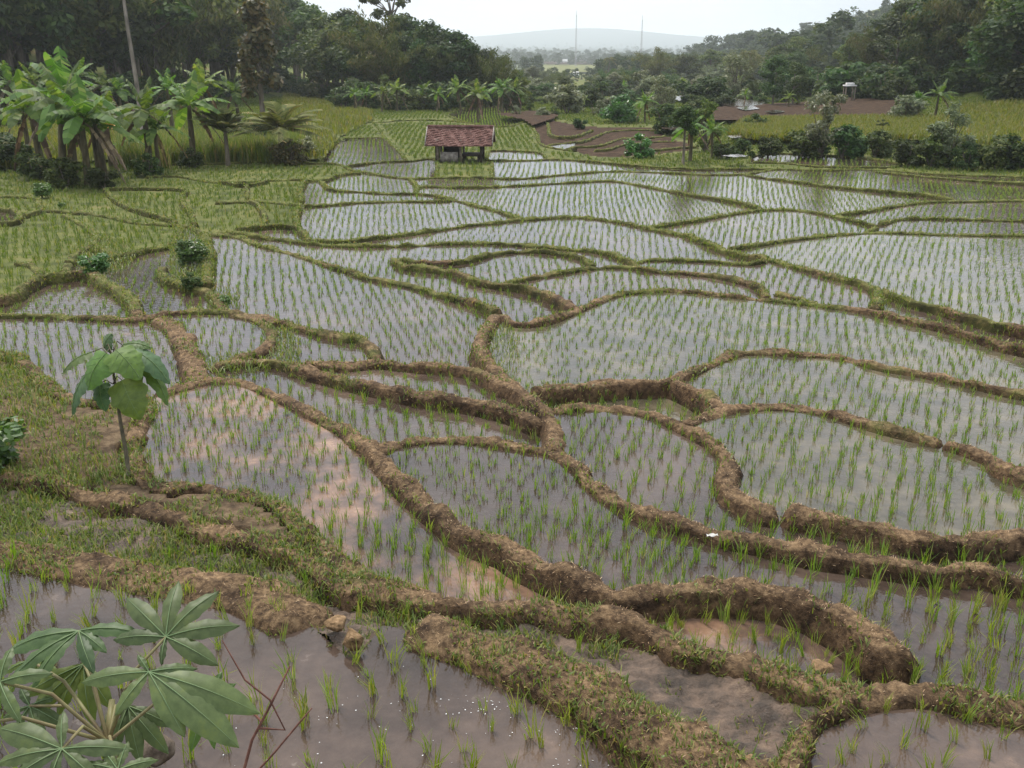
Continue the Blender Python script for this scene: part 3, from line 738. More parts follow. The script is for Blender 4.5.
# ------------------------------------------------------------------ rice
seedlings = []; far = []; young = []
for i in range(NL):
    if CLS[i] not in ('water', 'rice2', 'water_red', 'water_green', 'mudflat') or cnt[i] < 40: continue
    m_ = (lab == i) & (PX > -90) & (PX < 1110) & (PY < 830)
    if m_.sum() < 20: continue
    xs, ys = WX[m_], WY[m_]
    cx_, cy_ = xs.mean(), ys.mean()
    dist = math.hypot(cx_, cy_)
    ang = math.atan2(cy_, cx_) + RNG.uniform(-.04, .04)
    if dist < 9 and cx_ > 1.5: ang -= .15
    sp = (.172 if dist > 8.4 else .25) if CLS[i] != 'rice2' else .25
    if dist > 20: sp = max(sp, .185)
    if CLS[i] == 'mudflat': sp = .42
    if dist > 45: sp *= 1.25
    ca, sa = math.cos(ang), math.sin(ang)
    uu = (xs - cx_) * ca + (ys - cy_) * sa; vv = -(xs - cx_) * sa + (ys - cy_) * ca
    gu = np.arange(uu.min(), uu.max(), sp); gv = np.arange(vv.min(), vv.max(), sp * 1.06)
    U, Vv = np.meshgrid(gu, gv); U = U.ravel() + RNG.normal(0, .05, U.size); Vv = Vv.ravel() + RNG.normal(0, .022, U.size)
    # rows wander a little
    Vv = Vv + .05 * np.sin(U * .35 + i)
    x = cx_ + U * ca - Vv * sa; y = cy_ + U * sa + Vv * ca
    l, nb, px, py = lookup(x, y)
    keep = (l == i) & (~nb | (RNG.random(len(x)) < .15)) & (RNG.random(len(x)) > .15)
    if CLS[i] == 'mudflat': keep &= RNG.random(len(x)) < np.where(x < -.3, .75, .4)
    x, y, px, py = x[keep], y[keep], px[keep], py[keep]
    z = np.full(len(x), LEVEL[i]) if CLS[i] not in ('mudflat', 'rice2') else T(x, y) - (.11 if CLS[i] == 'mudflat' else .06)
    arr = np.stack([x, y, z, px, py], -1)
    (young if CLS[i] == 'rice2' else seedlings).append(arr)
S_ = np.concatenate(seedlings); Yg = np.concatenate(young)
print('seedlings', len(S_), 'young', len(Yg))
def tuft_blades(rng, P, nb, H, W, lean=(.03, .42), spread=.02):
    B = Blades()
    n = len(P)
    for _ in range(nb):
        pp = P + np.stack([rng.normal(0, spread, n), rng.normal(0, spread, n), np.full(n, -.03)], -1)
        B.add(pp, rng.random(n) * 6.283, H * rng.uniform(.55, 1.12, n), W, rng.uniform(*lean, n), rng.uniform(.05, .55, n))
    return B
_, pyb, depS = proj(S_[:, 0], S_[:, 1], S_[:, 2])
pxs, pys = S_[:, 3], pyb
vis = (pxs > 2) & (pxs < 1022) & (pys < 790) & (pys > 0)
order = np.argsort(np.where(vis, depS, 1e9))
near = order[:300]
protos = []
for q in range(9):
    rg = np.random.default_rng(100 + q)
    V, Q, Tt = tuft_blades(rg, np.zeros((1, 3)), int(rg.integers(11, 18)), .27, .0085, (.02, .38), .018).arrays()
    protos.append(mesh('rice_seedling', V, Q, Tt, [M['rice']]))
for j, ix in enumerate(near):
    o = link('rice_seedling', protos[j % 9], None, (S_[ix, 0], S_[ix, 1], S_[ix, 2]))
    o.rotation_euler = (RNG.normal(0, .14), RNG.normal(0, .14), RNG.random() * 6.28)
    sc = RNG.uniform(.62, 1.25); o.scale = (sc, sc, sc * RNG.uniform(.85, 1.1))
    tag(o, 'bright green rice seedling tuft planted in the nearest muddy paddies', 'rice seedling', 'rice seedlings in the nearest paddies')
rest = np.ones(len(S_), bool); rest[near] = False
Sr = S_[rest]; dr = np.hypot(Sr[:, 0], Sr[:, 1])
RB = Blades()
for d0, d1, nb, H in ((0, 10, 12, .25), (10, 15, 8, .175), (15, 25, 6, .145), (25, 40, 4, .14), (40, 300, 3, .16)):
    s = Sr[(dr >= d0) & (dr < d1)]
    if not len(s): continue
    dd = np.hypot(s[:, 0], s[:, 1])
    vig = np.clip(1 + .25 * np.array([noise.noise((a * .35, b * .35, 8)) for a, b in s[:, :2]]) + RNG.normal(0, .14, len(s)), .45, 1.5)
    B = tuft_blades(RNG, s[:, :3], nb, H * vig, .006 + dd * .00028)
    RB.P += B.P; RB.A += B.A; RB.L += B.L; RB.W += B.W; RB.I += B.I; RB.B += B.B
tag(RB.build('rice', M['rice']), kind='stuff')
dy = np.hypot(Yg[:, 0], Yg[:, 1])
YB = tuft_blades(RNG, Yg[:, :3], 8, .21 * RNG.uniform(.6, 1.3, len(Yg)), .010 + dy * .0004, (.05, .6), .05)
tag(YB.build('young_rice', M['rice2']), kind='stuff')
tag(GR.build('grass', M['grass']), kind='stuff')
tag(ST.build('dry_straw', M['straw']), kind='stuff')

# ------------------------------------------------------------------ plants
def unit(rng, n):
    d = rng.normal(size=(n, 3)); return d / np.linalg.norm(d, axis=1)[:, None]

def leaves(rng, C, Rr, n_per, size, up=.5, flat=.8, aspect=.55, droop=0.0):
    C = np.repeat(np.asarray(C, float), n_per, 0); Rr = np.repeat(np.asarray(Rr, float), n_per)
    n = len(C); d = unit(rng, n)
    rad = Rr * (rng.random(n) ** .45)
    P = C + d * rad[:, None] * np.array([1, 1, flat])
    N = d * .6 + np.array([0, 0, up]) + rng.normal(size=(n, 3)) * .45
    N /= np.linalg.norm(N, axis=1)[:, None]
    t = np.cross(N, unit(rng, n)); t /= np.linalg.norm(t, axis=1)[:, None]
    if droop:
        t[:, 2] = -np.abs(t[:, 2]) - droop; t /= np.linalg.norm(t, axis=1)[:, None]
    b = np.cross(N, t); b /= np.linalg.norm(b, axis=1)[:, None] + 1e-9
    s = size * rng.uniform(.6, 1.3, n)[:, None]
    V = np.stack([P - t * s, P - b * s * aspect, P + t * s, P + b * s * aspect], 1).reshape(-1, 3)
    k = np.arange(n) * 4
    return V, np.stack([k, k + 1, k + 2, k + 3], -1)

def tree_parts(kind, sd):
    """trunk shapes and crown quads of a tree about 10 m tall (z up from its base)"""
    rng = np.random.default_rng(sd); tb = MB()
    if kind in ('broad', 'dark', 'cone', 'young'):
        H = 10; nC = 30
        if kind == 'cone': a, z0, z1 = 2.0, 1.6, 10
        elif kind == 'young': a, z0, z1 = 2.6, 4, 9.5
        else: a, z0, z1 = 3.5, 2.2, 10
        lean = rng.normal(0, .35, 2)
        tb.tube([(0, 0, -.6), (lean[0] * .3, lean[1] * .3, 2.5), (lean[0] * .8, lean[1] * .8, 5), (lean[0], lean[1], 8.2)], [.26, .2, .15, .05])
        C = []; Rr = []
        for _ in range(nC):
            t = rng.random() ** .8
            z = z0 + 1 + (z1 - z0 - 1.6) * t
            prof = math.sin(math.pi * (.18 + .78 * t)) if kind != 'cone' else (1.05 - .8 * t)
            r_ = a * prof * (rng.random() ** .45); th = rng.random() * 6.283
            p = (lean[0] * t + r_ * math.cos(th), lean[1] * t + r_ * math.sin(th), z)
            C.append(p); Rr.append(a * rng.uniform(.22, .42))
            if rng.random() < .45:
                zz = max(1.6, z - r_ * .7); tb.tube([(lean[0] * .6, lean[1] * .6, zz), tuple((np.array(p) + [lean[0] * .6, lean[1] * .6, zz]) / 2 + [0, 0, .15]), p], [.09, .06, .02], 5, False)
        V, Q = leaves(rng, C, Rr, 130, .24 if kind != 'young' else .2)
    elif kind == 'bamboo':
        C = []; Rr = []
        for _ in range(18):
            th = rng.random() * 6.283; L = rng.uniform(8, 11); out_ = rng.uniform(1.2, 4.2)
            pts = []
            for q in np.linspace(0, 1, 9):
                pts.append((math.cos(th) * (.3 + out_ * q ** 2.2), math.sin(th) * (.3 + out_ * q ** 2.2), L * (q - .16 * q ** 3.5 * out_ / 2) - .3 * (1 - q)))
            tb.tube(pts, [.06, .06, .055, .05, .045, .04, .03, .02, .01], 5, False)
            for q in np.linspace(3, 8, 9):
                i = int(min(q, 7)); f = q - i
                C.append(tuple(np.array(pts[i]) * (1 - f) + np.array(pts[i + 1]) * f)); Rr.append(rng.uniform(.5, .95))
        V, Q = leaves(rng, C, Rr, 34, .27, up=.2, flat=.9, aspect=.22, droop=.6)
    elif kind == 'sparse':
        tb.tube([(0, 0, -.6), (.2, .1, 5), (-.1, .1, 8)], [.2, .15, .1])
        C = []; Rr = []
        for _ in range(15):
            th = rng.random() * 6.283; r_ = rng.uniform(.6, 2.8); z = rng.uniform(7.8, 10.2) - r_ * .15
            p = (r_ * math.cos(th), r_ * math.sin(th), z); C.append(p); Rr.append(rng.uniform(.4, .75))
            tb.tube([(-.1, .1, 7.2 + rng.random() * .8), (p[0] * .5, p[1] * .5, z - .5), p], [.08, .05, .02], 5, False)
        V, Q = leaves(rng, C, Rr, 70, .2, flat=.55)
    elif kind == 'bush':
        C = []; Rr = []
        for _ in range(22):
            th = rng.random() * 6.283; r_ = 4.2 * rng.random() ** .6; z = 1.0 + rng.random() ** 1.2 * 7.4 * (1 - (r_ / 6.2) ** 2)
            C.append((r_ * math.cos(th), r_ * math.sin(th), z)); Rr.append(rng.uniform(1.2, 2.3))
        for _ in range(6):
            th = rng.random() * 6.283
            tb.tube([(0, 0, -.5), (math.cos(th) * 1.2, math.sin(th) * 1.2, 3), (math.cos(th) * 2.4, math.sin(th) * 2.4, 6.2)], [.22, .15, .05], 5)
        V, Q = leaves(rng, C, Rr, 110, .5)
    elif kind == 'loose':
        C = []; Rr = []
        for _ in range(20):
            th = rng.random() * 6.283; r_ = 3.6 * rng.random() ** .6; z = rng.uniform(1.5, 9.6)
            r_ *= math.sin(math.pi * min(1, (z / 10.2))) ** .6
            p = (r_ * math.cos(th), r_ * math.sin(th), z); C.append(p); Rr.append(rng.uniform(.8, 1.5))
            tb.tube([(0, 0, -.4), (p[0] * .35, p[1] * .35, z * .5), p], [.16, .1, .03], 5, False)
        V, Q = leaves(rng, C, Rr, 110, .34, aspect=.4)
    elif kind == 'palm':
        hs = 7.4; bend = rng.normal(0, .5, 2)
        tb.tube([(0, 0, -.5), (bend[0] * .3, bend[1] * .3, 3), (bend[0], bend[1], hs)], [.2, .15, .12])
        Vs = []; Qs = []
        for j in range(17):
            th = j * 2.4 + rng.random() * .4; el = rng.uniform(-.3, 1.15); L = rng.uniform(2.4, 3.1)
            o = np.array([bend[0], bend[1], hs]); hd = np.array([math.cos(th), math.sin(th), 0]); sd_ = np.array([-math.sin(th), math.cos(th), 0])
            prev = None
            for q in np.linspace(.05, 1, 13):
                p = o + hd * L * q * math.cos(el) * (1 - .15 * q) + np.array([0, 0, L * (math.sin(el) * q - .75 * q * q)])
                w_ = .75 * math.sin(math.pi * min(1, .12 + q * .85)) ** .7
                for sg in (-1, 1):
                    k = len(Vs); tip = p + sd_ * sg * w_ * .8 + hd * .25 - np.array([0, 0, w_ * .55])
                    Vs += [p - hd * .07, p + hd * .07, tip + hd * .03, tip - hd * .03]; Qs.append((k, k + 1, k + 2, k + 3))
        V, Q = np.array(Vs), np.array(Qs)
    elif kind == 'feather':      # short trunked palm with upright feathery fronds
        tb.tube([(0, 0, -.3), (.05, 0, 2), (0, 0, 4.2)], [.34, .30, .24])
        Vs = []; Qs = []
        for j in range(30):
            th = j * 2.4 + rng.random() * .5; el = rng.uniform(.25, 1.5); L = rng.uniform(4.2, 6.2)
            o = np.array([0, 0, 3.9]); hd = np.array([math.cos(th), math.sin(th), 0]); sd_ = np.array([-math.sin(th), math.cos(th), 0])
            pp = [o + hd * L * (q * math.cos(el) + .12 * q * q) + np.array([0, 0, L * (math.sin(el) * q - .42 * q * q)]) for q in np.linspace(0, 1, 24)]
            tb.tube([tuple(pp[0]), tuple(pp[8]), tuple(pp[16]), tuple(pp[23])], [.05, .04, .03, .01], 4, False)
            for q in range(3, 24):
                p = pp[q]; w_ = 1.25 * math.sin(math.pi * min(1, .1 + q / 24 * .86)) ** .6
                fw = pp[q] - pp[q - 1]; fw = fw / np.linalg.norm(fw)
                for sg in (-1, 1):
                    k = len(Vs); tip = p + sd_ * sg * w_ * .7 + fw * w_ * .7 - np.array([0, 0, .25 * w_])
                    Vs += [p - fw * .09, p + fw * .09, tip + fw * .05, tip - fw * .05]; Qs.append((k, k + 1, k + 2, k + 3))
        V, Q = np.array(Vs), np.array(Qs)
    return tb, V, Q

LEAFMAT = {'broad': 'leafB', 'dark': 'leafA', 'cone': 'leafD', 'young': 'leafB', 'bamboo': 'leafC', 'sparse': 'leafA', 'bush': 'shrub', 'loose': 'leafE', 'palm': 'palm', 'feather': 'palm'}
NAME = {'broad': 'broadleaf_tree', 'dark': 'broadleaf_tree', 'cone': 'conical_tree', 'young': 'slender_tree', 'bamboo': 'bamboo_clump', 'sparse': 'tall_tree', 'bush': 'shrub', 'loose': 'shrub', 'palm': 'coconut_palm', 'feather': 'feather_palm'}
PROTO = {}
def proto(kind, v, far=False, mat=None, bark='bark'):
    key = (kind, v, far, mat, bark)
    if key not in PROTO:
        tb, V, Q = tree_parts(kind, 1000 + 37 * v + len(kind) * 7)
        lm = M[mat or LEAFMAT[kind]]
        if far:
            nT = len(tb.V)
            Q2 = np.concatenate([np.array(tb.Q).reshape(-1, 4), np.asarray(Q) + nT])
            mi = np.concatenate([np.zeros(len(tb.Q)), np.ones(len(Q)), np.zeros(len(tb.T))])
            PROTO[key] = mesh(NAME[kind], np.concatenate([np.array(tb.V), V]), Q2, tb.T, [M[bark], lm], mi)
        else:
            PROTO[key] = (tb.mesh('trunk', [M[bark]], True), mesh('crown', V, Q, None, [lm]))
    return PROTO[key]

def plant(kind, loc, H, label, cat, group=None, v=None, far=False, mat=None, bark='bark', wide=1.0, rot=None):
    v = int(RNG.integers(0, 5)) if v is None else v
    pr = proto(kind, v, far, mat, bark)
    o = link(NAME[kind], pr if far else None, None, loc)
    o.rotation_euler = (0, 0, RNG.random() * 6.28 if rot is None else rot)
    s = H / 10; o.scale = (s * wide * RNG.uniform(.92, 1.08), s * wide * RNG.uniform(.92, 1.08), s)
    tag(o, label, cat, group)
    if not far:
        if kind in ('bush', 'loose'): names = ('stems', 'foliage')
        elif kind in ('palm', 'feather'): names = ('trunk', 'fronds')
        elif kind == 'bamboo': names = ('culms', 'foliage')
        else: names = ('trunk', 'crown')
        link(names[0], pr[0], o); link(names[1], pr[1], o)
    return o

def px_plant(kind, px, py, hpx, label, cat, group=None, Y=None, **kw):
    if Y is None:
        x, y = at(px, py); x, y = float(x), float(y)
    else: x, y, _ = at_y(px, Y)
    z = float(T(x, y)); dep = y * CP - (z - ZC) * SP
    return plant(kind, (x, y, z - .05), hpx * dep / F, label, cat, group, **kw)

# forest on the left slope
EDGE = [(-260, 108), (-60, 108), (100, 106), (200, 104), (290, 92), (325, 100), (380, 106), (450, 107), (500, 106), (525, 104)]
ex = np.array([e[0] for e in EDGE], float); ey = np.array([e[1] for e in EDGE], float)
_, eY = at(ex, ey)
FL = 'trees of the forest on the left slope'
KL = {'dark': 'dark round-crowned tree packed into the forest on the left slope', 'broad': 'mid-green leafy tree packed into the forest on the left slope',
      'bamboo': 'olive feathery arching bamboo clump in the forest on the left slope', 'young': 'slender high-crowned tree in the forest on the left slope'}
for j in range(125):
    px = RNG.uniform(-120, 520) if j > 40 else np.linspace(-110, 515, 41)[j]
    dY = abs(RNG.normal(0, 30)) + 1 if j > 40 else RNG.uniform(.5, 4)
    if px > 320: dY *= .4
    Y = float(np.interp(px, ex, eY)) + dY
    x, y, z = at_y(px, Y)
    H = np.interp(px, [-100, 200, 300, 330, 400, 450, 490, 520], [17, 17, 15, 10, 9.6, 8.2, 6.2, 4.4]) * RNG.uniform(.72, 1.0)
    if px < 300 and dY > 25: H *= 1.1
    kind = RNG.choice(['dark', 'broad', 'bamboo', 'young'], p=[.34, .32, .24, .10])
    if 120 < px < 250 and RNG.random() < .5: kind = 'bamboo'
    plant(kind, (x, y, z - .1), H, KL[kind], 'tree' if kind != 'bamboo' else 'bamboo', FL, far=(dY > 20), wide=RNG.uniform(.9, 1.25))
for j in range(66):          # undergrowth along the forest's foot
    px = np.linspace(-100, 525, 66)[j] + RNG.normal(0, 4)
    Y = float(np.interp(px, ex, eY)) + RNG.uniform(-3, 2)
    x, y, z = at_y(px, Y)
    plant('bush', (x, y, z), RNG.uniform(2.4, 4.6) * (1 if px < 300 else .7), 'dark leafy undergrowth bush along the foot of the left forest', 'bush', 'undergrowth along the left forest', mat='leafA' if RNG.random() < .6 else 'shrub', wide=1.2)
px_plant('sparse', 394, 100, 106, 'tall sparse tree with open crown rising above the left forest against the sky', 'tree', Y=float(np.interp(392, ex, eY)) + 10, v=3, wide=.95)
px_plant('young', 349, 104, 92, 'tallest slender pointed tree at the right end of the high left forest', 'tree', Y=float(np.interp(349, ex, eY)) + 6, v=2, mat='leafA')
# wooded hill on the right
RE = [(800, 96), (825, 98), (890, 103), (920, 94), (980, 90), (1005, 102), (1040, 104), (1150, 110), (1300, 112)]
rx = np.array([e[0] for e in RE], float); ry_ = np.array([e[1] for e in RE], float)
_, rY = at(rx, ry_)
KR = {'dark': 'dark dense tree on the wooded hillside at right', 'broad': 'mid-green leafy tree on the wooded hillside at right', 'bamboo': 'olive feathery bamboo clump on the wooded hillside at right', 'young': 'slender tree on the wooded hillside at right'}
nr_ = 0
for j in range(235):
    px = RNG.uniform(846, 1130) if j > 40 else np.linspace(818, 1110, 41)[j]
    Y = float(np.interp(px, rx, rY)) + (RNG.uniform(2, 105) if j > 45 else RNG.uniform(.5, 4))
    x, y, z = at_y(px, Y)
    if x < 40 or Y > 215: continue
    H = RNG.uniform(6.5, 10.5) * np.interp(px, [815, 845, 930], [.42, .55, 1.0])
    kind = RNG.choice(['dark', 'broad', 'bamboo', 'young'], p=[.5, .3, .12, .08])
    plant(kind, (x, y, z - .1), H, KR[kind], 'tree' if kind != 'bamboo' else 'bamboo', 'trees of the wooded hill on the right', far=(Y > 130), wide=RNG.uniform(.95, 1.3))
    nr_ += 1
for px, dY in ((895, 12), (905, 20), (915, 9), (925, 16), (935, 22), (912, 30), (900, 40), (925, 38)):
    x, y, z = at_y(px, float(np.interp(px, rx, rY)) + dY)
    plant('dark', (x, y, z - .1), RNG.uniform(7, 9), KR['dark'], 'tree', 'trees of the wooded hill on the right', far=True, wide=1.25)
for j in range(50):
    px = np.linspace(800, 1100, 50)[j]; Y = float(np.interp(px, rx, rY)) + RNG.uniform(-2, 6); x, y, z = at_y(px, Y)
    plant('bush', (x, y, z), RNG.uniform(2.4, 4.6), 'dark leafy undergrowth bush along the foot of the right hill', 'bush', 'undergrowth along the right hill', mat='leafA' if RNG.random() < .6 else 'shrub', wide=1.2)
px_plant('broad', 1012, 84, 66, 'yellowish brown-tinged tree high on the right hillside', 'tree', Y=float(np.interp(1012, rx, rY)) + 14, mat='leafD', v=3, wide=1.2)
# wooded ridge further back, the far valley and the edge of the plain: woods that read as one mass
WV = []; WQ = []; WN = [0]
def far_crown(kind, sd):
    rng = np.random.default_rng(sd)
    if kind == 'palm':
        tb, V, Q = tree_parts('palm', sd); return np.asarray(V), np.asarray(Q)
    C = []; Rr = []
    for _ in range(16):
        t = rng.random(); r_ = 3.6 * math.sin(math.pi * (.2 + .75 * t)) * rng.random() ** .5; th = rng.random() * 6.28
        C.append((r_ * math.cos(th), r_ * math.sin(th), 1 + 8.2 * t)); Rr.append(rng.uniform(.8, 1.6))
    return leaves(rng, C, Rr, 46, .42)
FCR = {k: [far_crown(k, 300 + q) for q in range(5)] for k in ('dark', 'palm')}
def wood(x, y, z, H, wide, kind='dark'):
    V, Q = FCR[kind][int(RNG.integers(0, 5))]; a = RNG.random() * 6.28; s_ = H / 10
    ca, sa = math.cos(a), math.sin(a)
    P = np.stack([(V[:, 0] * ca - V[:, 1] * sa) * s_ * wide + x, (V[:, 0] * sa + V[:, 1] * ca) * s_ * wide + y, V[:, 2] * s_ + z], -1)
    WV.append(P); WQ.append(Q + WN[0]); WN[0] += len(P)
for j in range(330):
    Y = RNG.uniform(255, 470); px = RNG.uniform(715, 920)
    x, y, z = at_y(px, Y)
    if x < 74: continue
    ppx, ppy, _ = proj(x, y, z)
    if 735 < ppx < 850 and 55 < ppy < 80 and RNG.random() < .8: continue
    wood(x, y, z - .3, RNG.uniform(5, 8.5), 1.3)
for j in range(170):
    px, py = RNG.uniform(420, 830), RNG.uniform(44.5, 54)
    x, y = at(px, py, 120); x, y = float(x), float(y)
    wood(x, y, float(T(x, y)) - .3, RNG.uniform(7, 12), 1.7, 'palm' if RNG.random() < .12 else 'dark')
for (x0, x1, y0, y1, h0, h1, n) in ((440, 840, 56, 61, 11, 15, 150), (430, 760, 61, 66, 9, 13, 150), (430, 540, 69, 79, 6.5, 9.5, 90), (605, 740, 69, 80, 7, 10, 130), (530, 615, 72, 81, 2.5, 5, 40)):
    for j in range(n):
        px, py = RNG.uniform(x0, x1), RNG.uniform(y0, y1)
        x, y = at(px, py, 120); x, y = float(x), float(y)
        if y < 170: continue
        wood(x, y, float(T(x, y)) - .3, RNG.uniform(h0, h1), 1.25, 'palm' if RNG.random() < .06 else 'dark')
def ridge_y(px):
    Ys = np.linspace(260, 480, 60); best = (1e9, 300)
    for Y in Ys:
        x, y, z = at_y(px, Y); _, py, _ = proj(x, y, z)
        if py < best[0]: best = (float(py), Y)
    return best[1]
px_plant('sparse', 773, 0, 24, 'flat-topped sparse tree standing alone on the far ridge skyline', 'tree', Y=ridge_y(773), far=True, v=2)
px_plant('sparse', 852, 0, 18, 'spreading tree on the far ridge skyline beside the near hill', 'tree', Y=ridge_y(852), far=True, v=3)
# valley trees
FV = 'trees across the far valley floor'
for j in range(120):
    z_ = RNG.random()
    if z_ < .72: px, py, H, kind = RNG.uniform(622, 810), RNG.uniform(66, 90), RNG.uniform(6.5, 9.5), RNG.choice(['young', 'bamboo', 'broad', 'palm'], p=[.35, .3, .2, .15])
    else: px, py, H, kind = RNG.uniform(500, 640), RNG.uniform(77, 90), RNG.uniform(2, 4), RNG.choice(['young', 'bamboo'])
    x, y = at(px, py); x, y = float(x), float(y)
    if y < 150: H *= .45
    plant(kind, (x, y, float(T(x, y)) - .1), H, {'palm': 'hazy palm among the trees of the far valley floor', 'bamboo': 'hazy olive bamboo clump on the far valley floor'}.get(kind, 'hazy bluish green tree on the far valley floor'),
          {'palm': 'palm', 'bamboo': 'bamboo'}.get(kind, 'tree'), FV, far=True, wide=1.35)
for j in range(230):
    px, py = RNG.uniform(600, 800), RNG.uniform(64, 84)
    x, y = at(px, py); x, y = float(x), float(y)
    if y < 170: continue
    wood(x, y, float(T(x, y)) - .3, RNG.uniform(5.5, 9), 1.3)
for j in range(150):
    px, py = RNG.uniform(520, 800), RNG.uniform(84, 104)
    x, y = at(px, py); x, y = float(x), float(y); wood(x, y, float(T(x, y)) - .3, RNG.uniform(1.0, 2.2), 1.8)
tag(link('distant_woods', mesh('distant_woods', np.concatenate(WV), np.concatenate(WQ), None, [M['leafA']])), kind='stuff')
px_plant('palm', 607, 84, 32, 'coconut palm standing before the far valley trees, tallest near its middle', 'palm', v=1, far=True)
# shrubs between paddies and hills
SHR = [
 ('bush', 96, 270, 26, 'creeper', 'weedy green bush on the bund at middle left, left of two'), ('bush', 190, 262, 30, 'creeper', 'weedy green bush on the bund corner of the big flooded paddy'), ('bush', 192, 287, 20, 'shrub', 'low green bush below the weedy bund corner'), ('bush', 224, 302, 12, 'creeper', 'tiny bright plant on the bund beside the big flooded paddy'),
 ('bush', 66, 186, 36, 'leafA', 'dark tangled bush under the middle of the left banana clump'), ('bush', 104, 188, 30, 'leafA', 'dark bush under the right edge of the left banana clump'),
 ('bush', 34, 178, 36, 'shrub', 'green bush under the left edge of the left banana clump'), ('bush', 150, 174, 26, 'leafA', 'dark bush around the stem of the lone banana plant'),
 ('bush', 190, 166, 22, 'shrub', 'small bush at the foot of the thin torn-leaved banana plant'), ('bush', 290, 163, 30, 'leafD', 'brownish bush at the foot of the broader feather palm'),
 ('bush', -22, 470, 84, 'creeper', 'leafy bright green creeper mound on the steep bank at the left edge'),
 ('bush', 567, 113, 35, 'leafE', 'rust-tinged low bush above the small brown terraces'), ('bush', 592, 108, 24, None, 'small rounded green bush beyond the brown terraces'),
 ('bush', 618, 122, 32, 'creeper', 'bright green bush just behind the brown terraces'), ('loose', 660, 112, 38, None, 'loose grey-green bush left of the white water strips'),
 ('bush', 700, 106, 40, None, 'broad green bush beside the farthest white water strips'), ('loose', 735, 100, 46, None, 'pale loose small tree in the middle of the valley'),
 ('dark', 772, 108, 50, None, 'dark upright tree left of the ploughed brown field'), ('dark', 792, 108, 44, None, 'second dark upright tree beside the ploughed brown field'),
 ('loose', 820, 156, 67, None, 'open twiggy grey-green shrub in front of the yellow field'), ('bush', 800, 156, 35, 'leafA', 'low dark bush left of the open twiggy shrub'),
 ('bush', 842, 156, 38, 'leafA', 'low dark bush right of the open twiggy shrub'), ('bush', 768, 156, 24, 'shrub', 'flat dark green bush behind the white flooded strip'),
 ('bush', 742, 156, 22, 'shrub', 'small flat bush left of the white flooded strip'), ('bush', 722, 158, 19, None, 'smallest flat bush left of the white flooded strip'),
 ('bush', 875, 156, 32, 'shrub', 'low green bush under the thin pole tree'), ('bush', 908, 165, 46, 'leafA', 'dark rounded bush left of the big grey-green bush'),
 ('loose', 946, 166, 79, 'leafE', 'big grey-green bush rising in front of the yellow field at right'), ('bush', 930, 166, 49, 'leafA', 'dark lower bush at the foot of the big grey-green bush'),
 ('bush', 968, 168, 40, 'shrub', 'green bush right of the big grey-green bush'), ('bush', 996, 168, 49, 'leafA', 'dark bush near the right edge beside the paddies'),
 ('bush', 1022, 168, 54, 'leafA', 'dark tall bush at the right edge of the paddies'), ('bush', 1050, 168, 54, 'leafA', 'dark bush just past the right edge'),
 ('young', 683, 163, 60, None, 'small dark-trunked tree at the edge of the brown terraces'), ('loose', 705, 150, 48, 'leafB', 'leafy bush right of the dark-trunked small tree'),
 ('bush', 665, 132, 35, None, 'green bush at the right end of the brown terraces'), ('bush', 640, 156, 27, 'creeper', 'bright low leafy plant in front of the brown terraces'),
 ('sparse', 881, 143, 24, None, 'thin dark pole tree standing alone in the yellow field'), ('bush', 688, 128, 30, None, 'green bush behind the dark-trunked small tree'),
 ('bush', 10, 168, 42, 'shrub', 'dark green rounded bush at the left edge beside the bananas'), ('bush', 8, 132, 26, 'shrub', 'smaller bush at the left edge above the rounded one'),
 ('bush', 42, 196, 18, 'creeper', 'low bright green bush below the banana clump'), ('bush', 62, 206, 7, 'creeper', 'tiny flat green bush on the bund below the banana clump'),
 ('bush', 130, 160, 26, 'creeper', 'bright leafy bush between the two banana stands'), ('bush', 262, 150, 34, 'leafA', 'dark bush between the two feather palms'),
 ('bush', 306, 155, 24, 'leafE', 'pale bush right of the feather palms'), ('bush', 860, 150, 19, 'creeper', 'bright small plant right of the twiggy shrub'),
 ('bush', 545, 96, 18, None, 'bush at the near side of the far white pond'), ('bush', 600, 96, 22, None, 'bush right of the far white pond'),
 ('loose', 640, 100, 31, None, 'loose bush between the far pond and the white strips'), ('bush', 580, 128, 14, 'leafA', 'small dark bush on the path beyond the terraces'),
 ('bush', 755, 132, 22, 'shrub', 'bush on the left edge of the yellow field'), ('bush', 905, 124, 35, 'leafE', 'light leafy bush right of the ploughed field'),
]
for kind, px, py, h, mt, lab_ in SHR:
    px_plant(kind, px, py, h * (.78 if px > 900 and py > 160 else 1), lab_, {'dark': 'tree', 'young': 'tree', 'sparse': 'tree'}.get(kind, 'bush'), mat=mt, wide=1.15 if kind == 'bush' else 1.0)
# valley scrub
for j in range(70):
    px, py = RNG.uniform(505, 800), RNG.uniform(85, 101)
    px_plant(RNG.choice(['young', 'bamboo', 'loose']), px, py, RNG.uniform(12, 24), 'small tree standing in the scrub of the middle valley', 'tree', 'small trees of the middle valley', mat=RNG.choice(['leafA', 'leafB', 'leafE']), far=True, wide=1.4)
for j in range(125):
    px, py = RNG.uniform(515, 830), RNG.uniform(84, 128)
    if py > 118 and px < 700: continue
    if 705 < px < 930 and py > 108: continue
    px_plant(RNG.choice(['bush', 'loose']), px, py, RNG.uniform(7, 19), 'scrubby bush scattered over the middle of the valley', 'bush', 'scrub over the middle valley', mat=RNG.choice(['shrub', 'leafB', 'leafE', 'leafA']), far=True, wide=1.3)
px_plant('cone', 264, 128, 124, 'tall bronze-tinged tree with a full narrow crown behind the feather palms', 'tree', v=0, wide=1.05)
px_plant('feather', 228, 164, 78, 'feather palm with upright fronds, left of the bronze-tinged tree', 'palm', v=0, wide=.9)
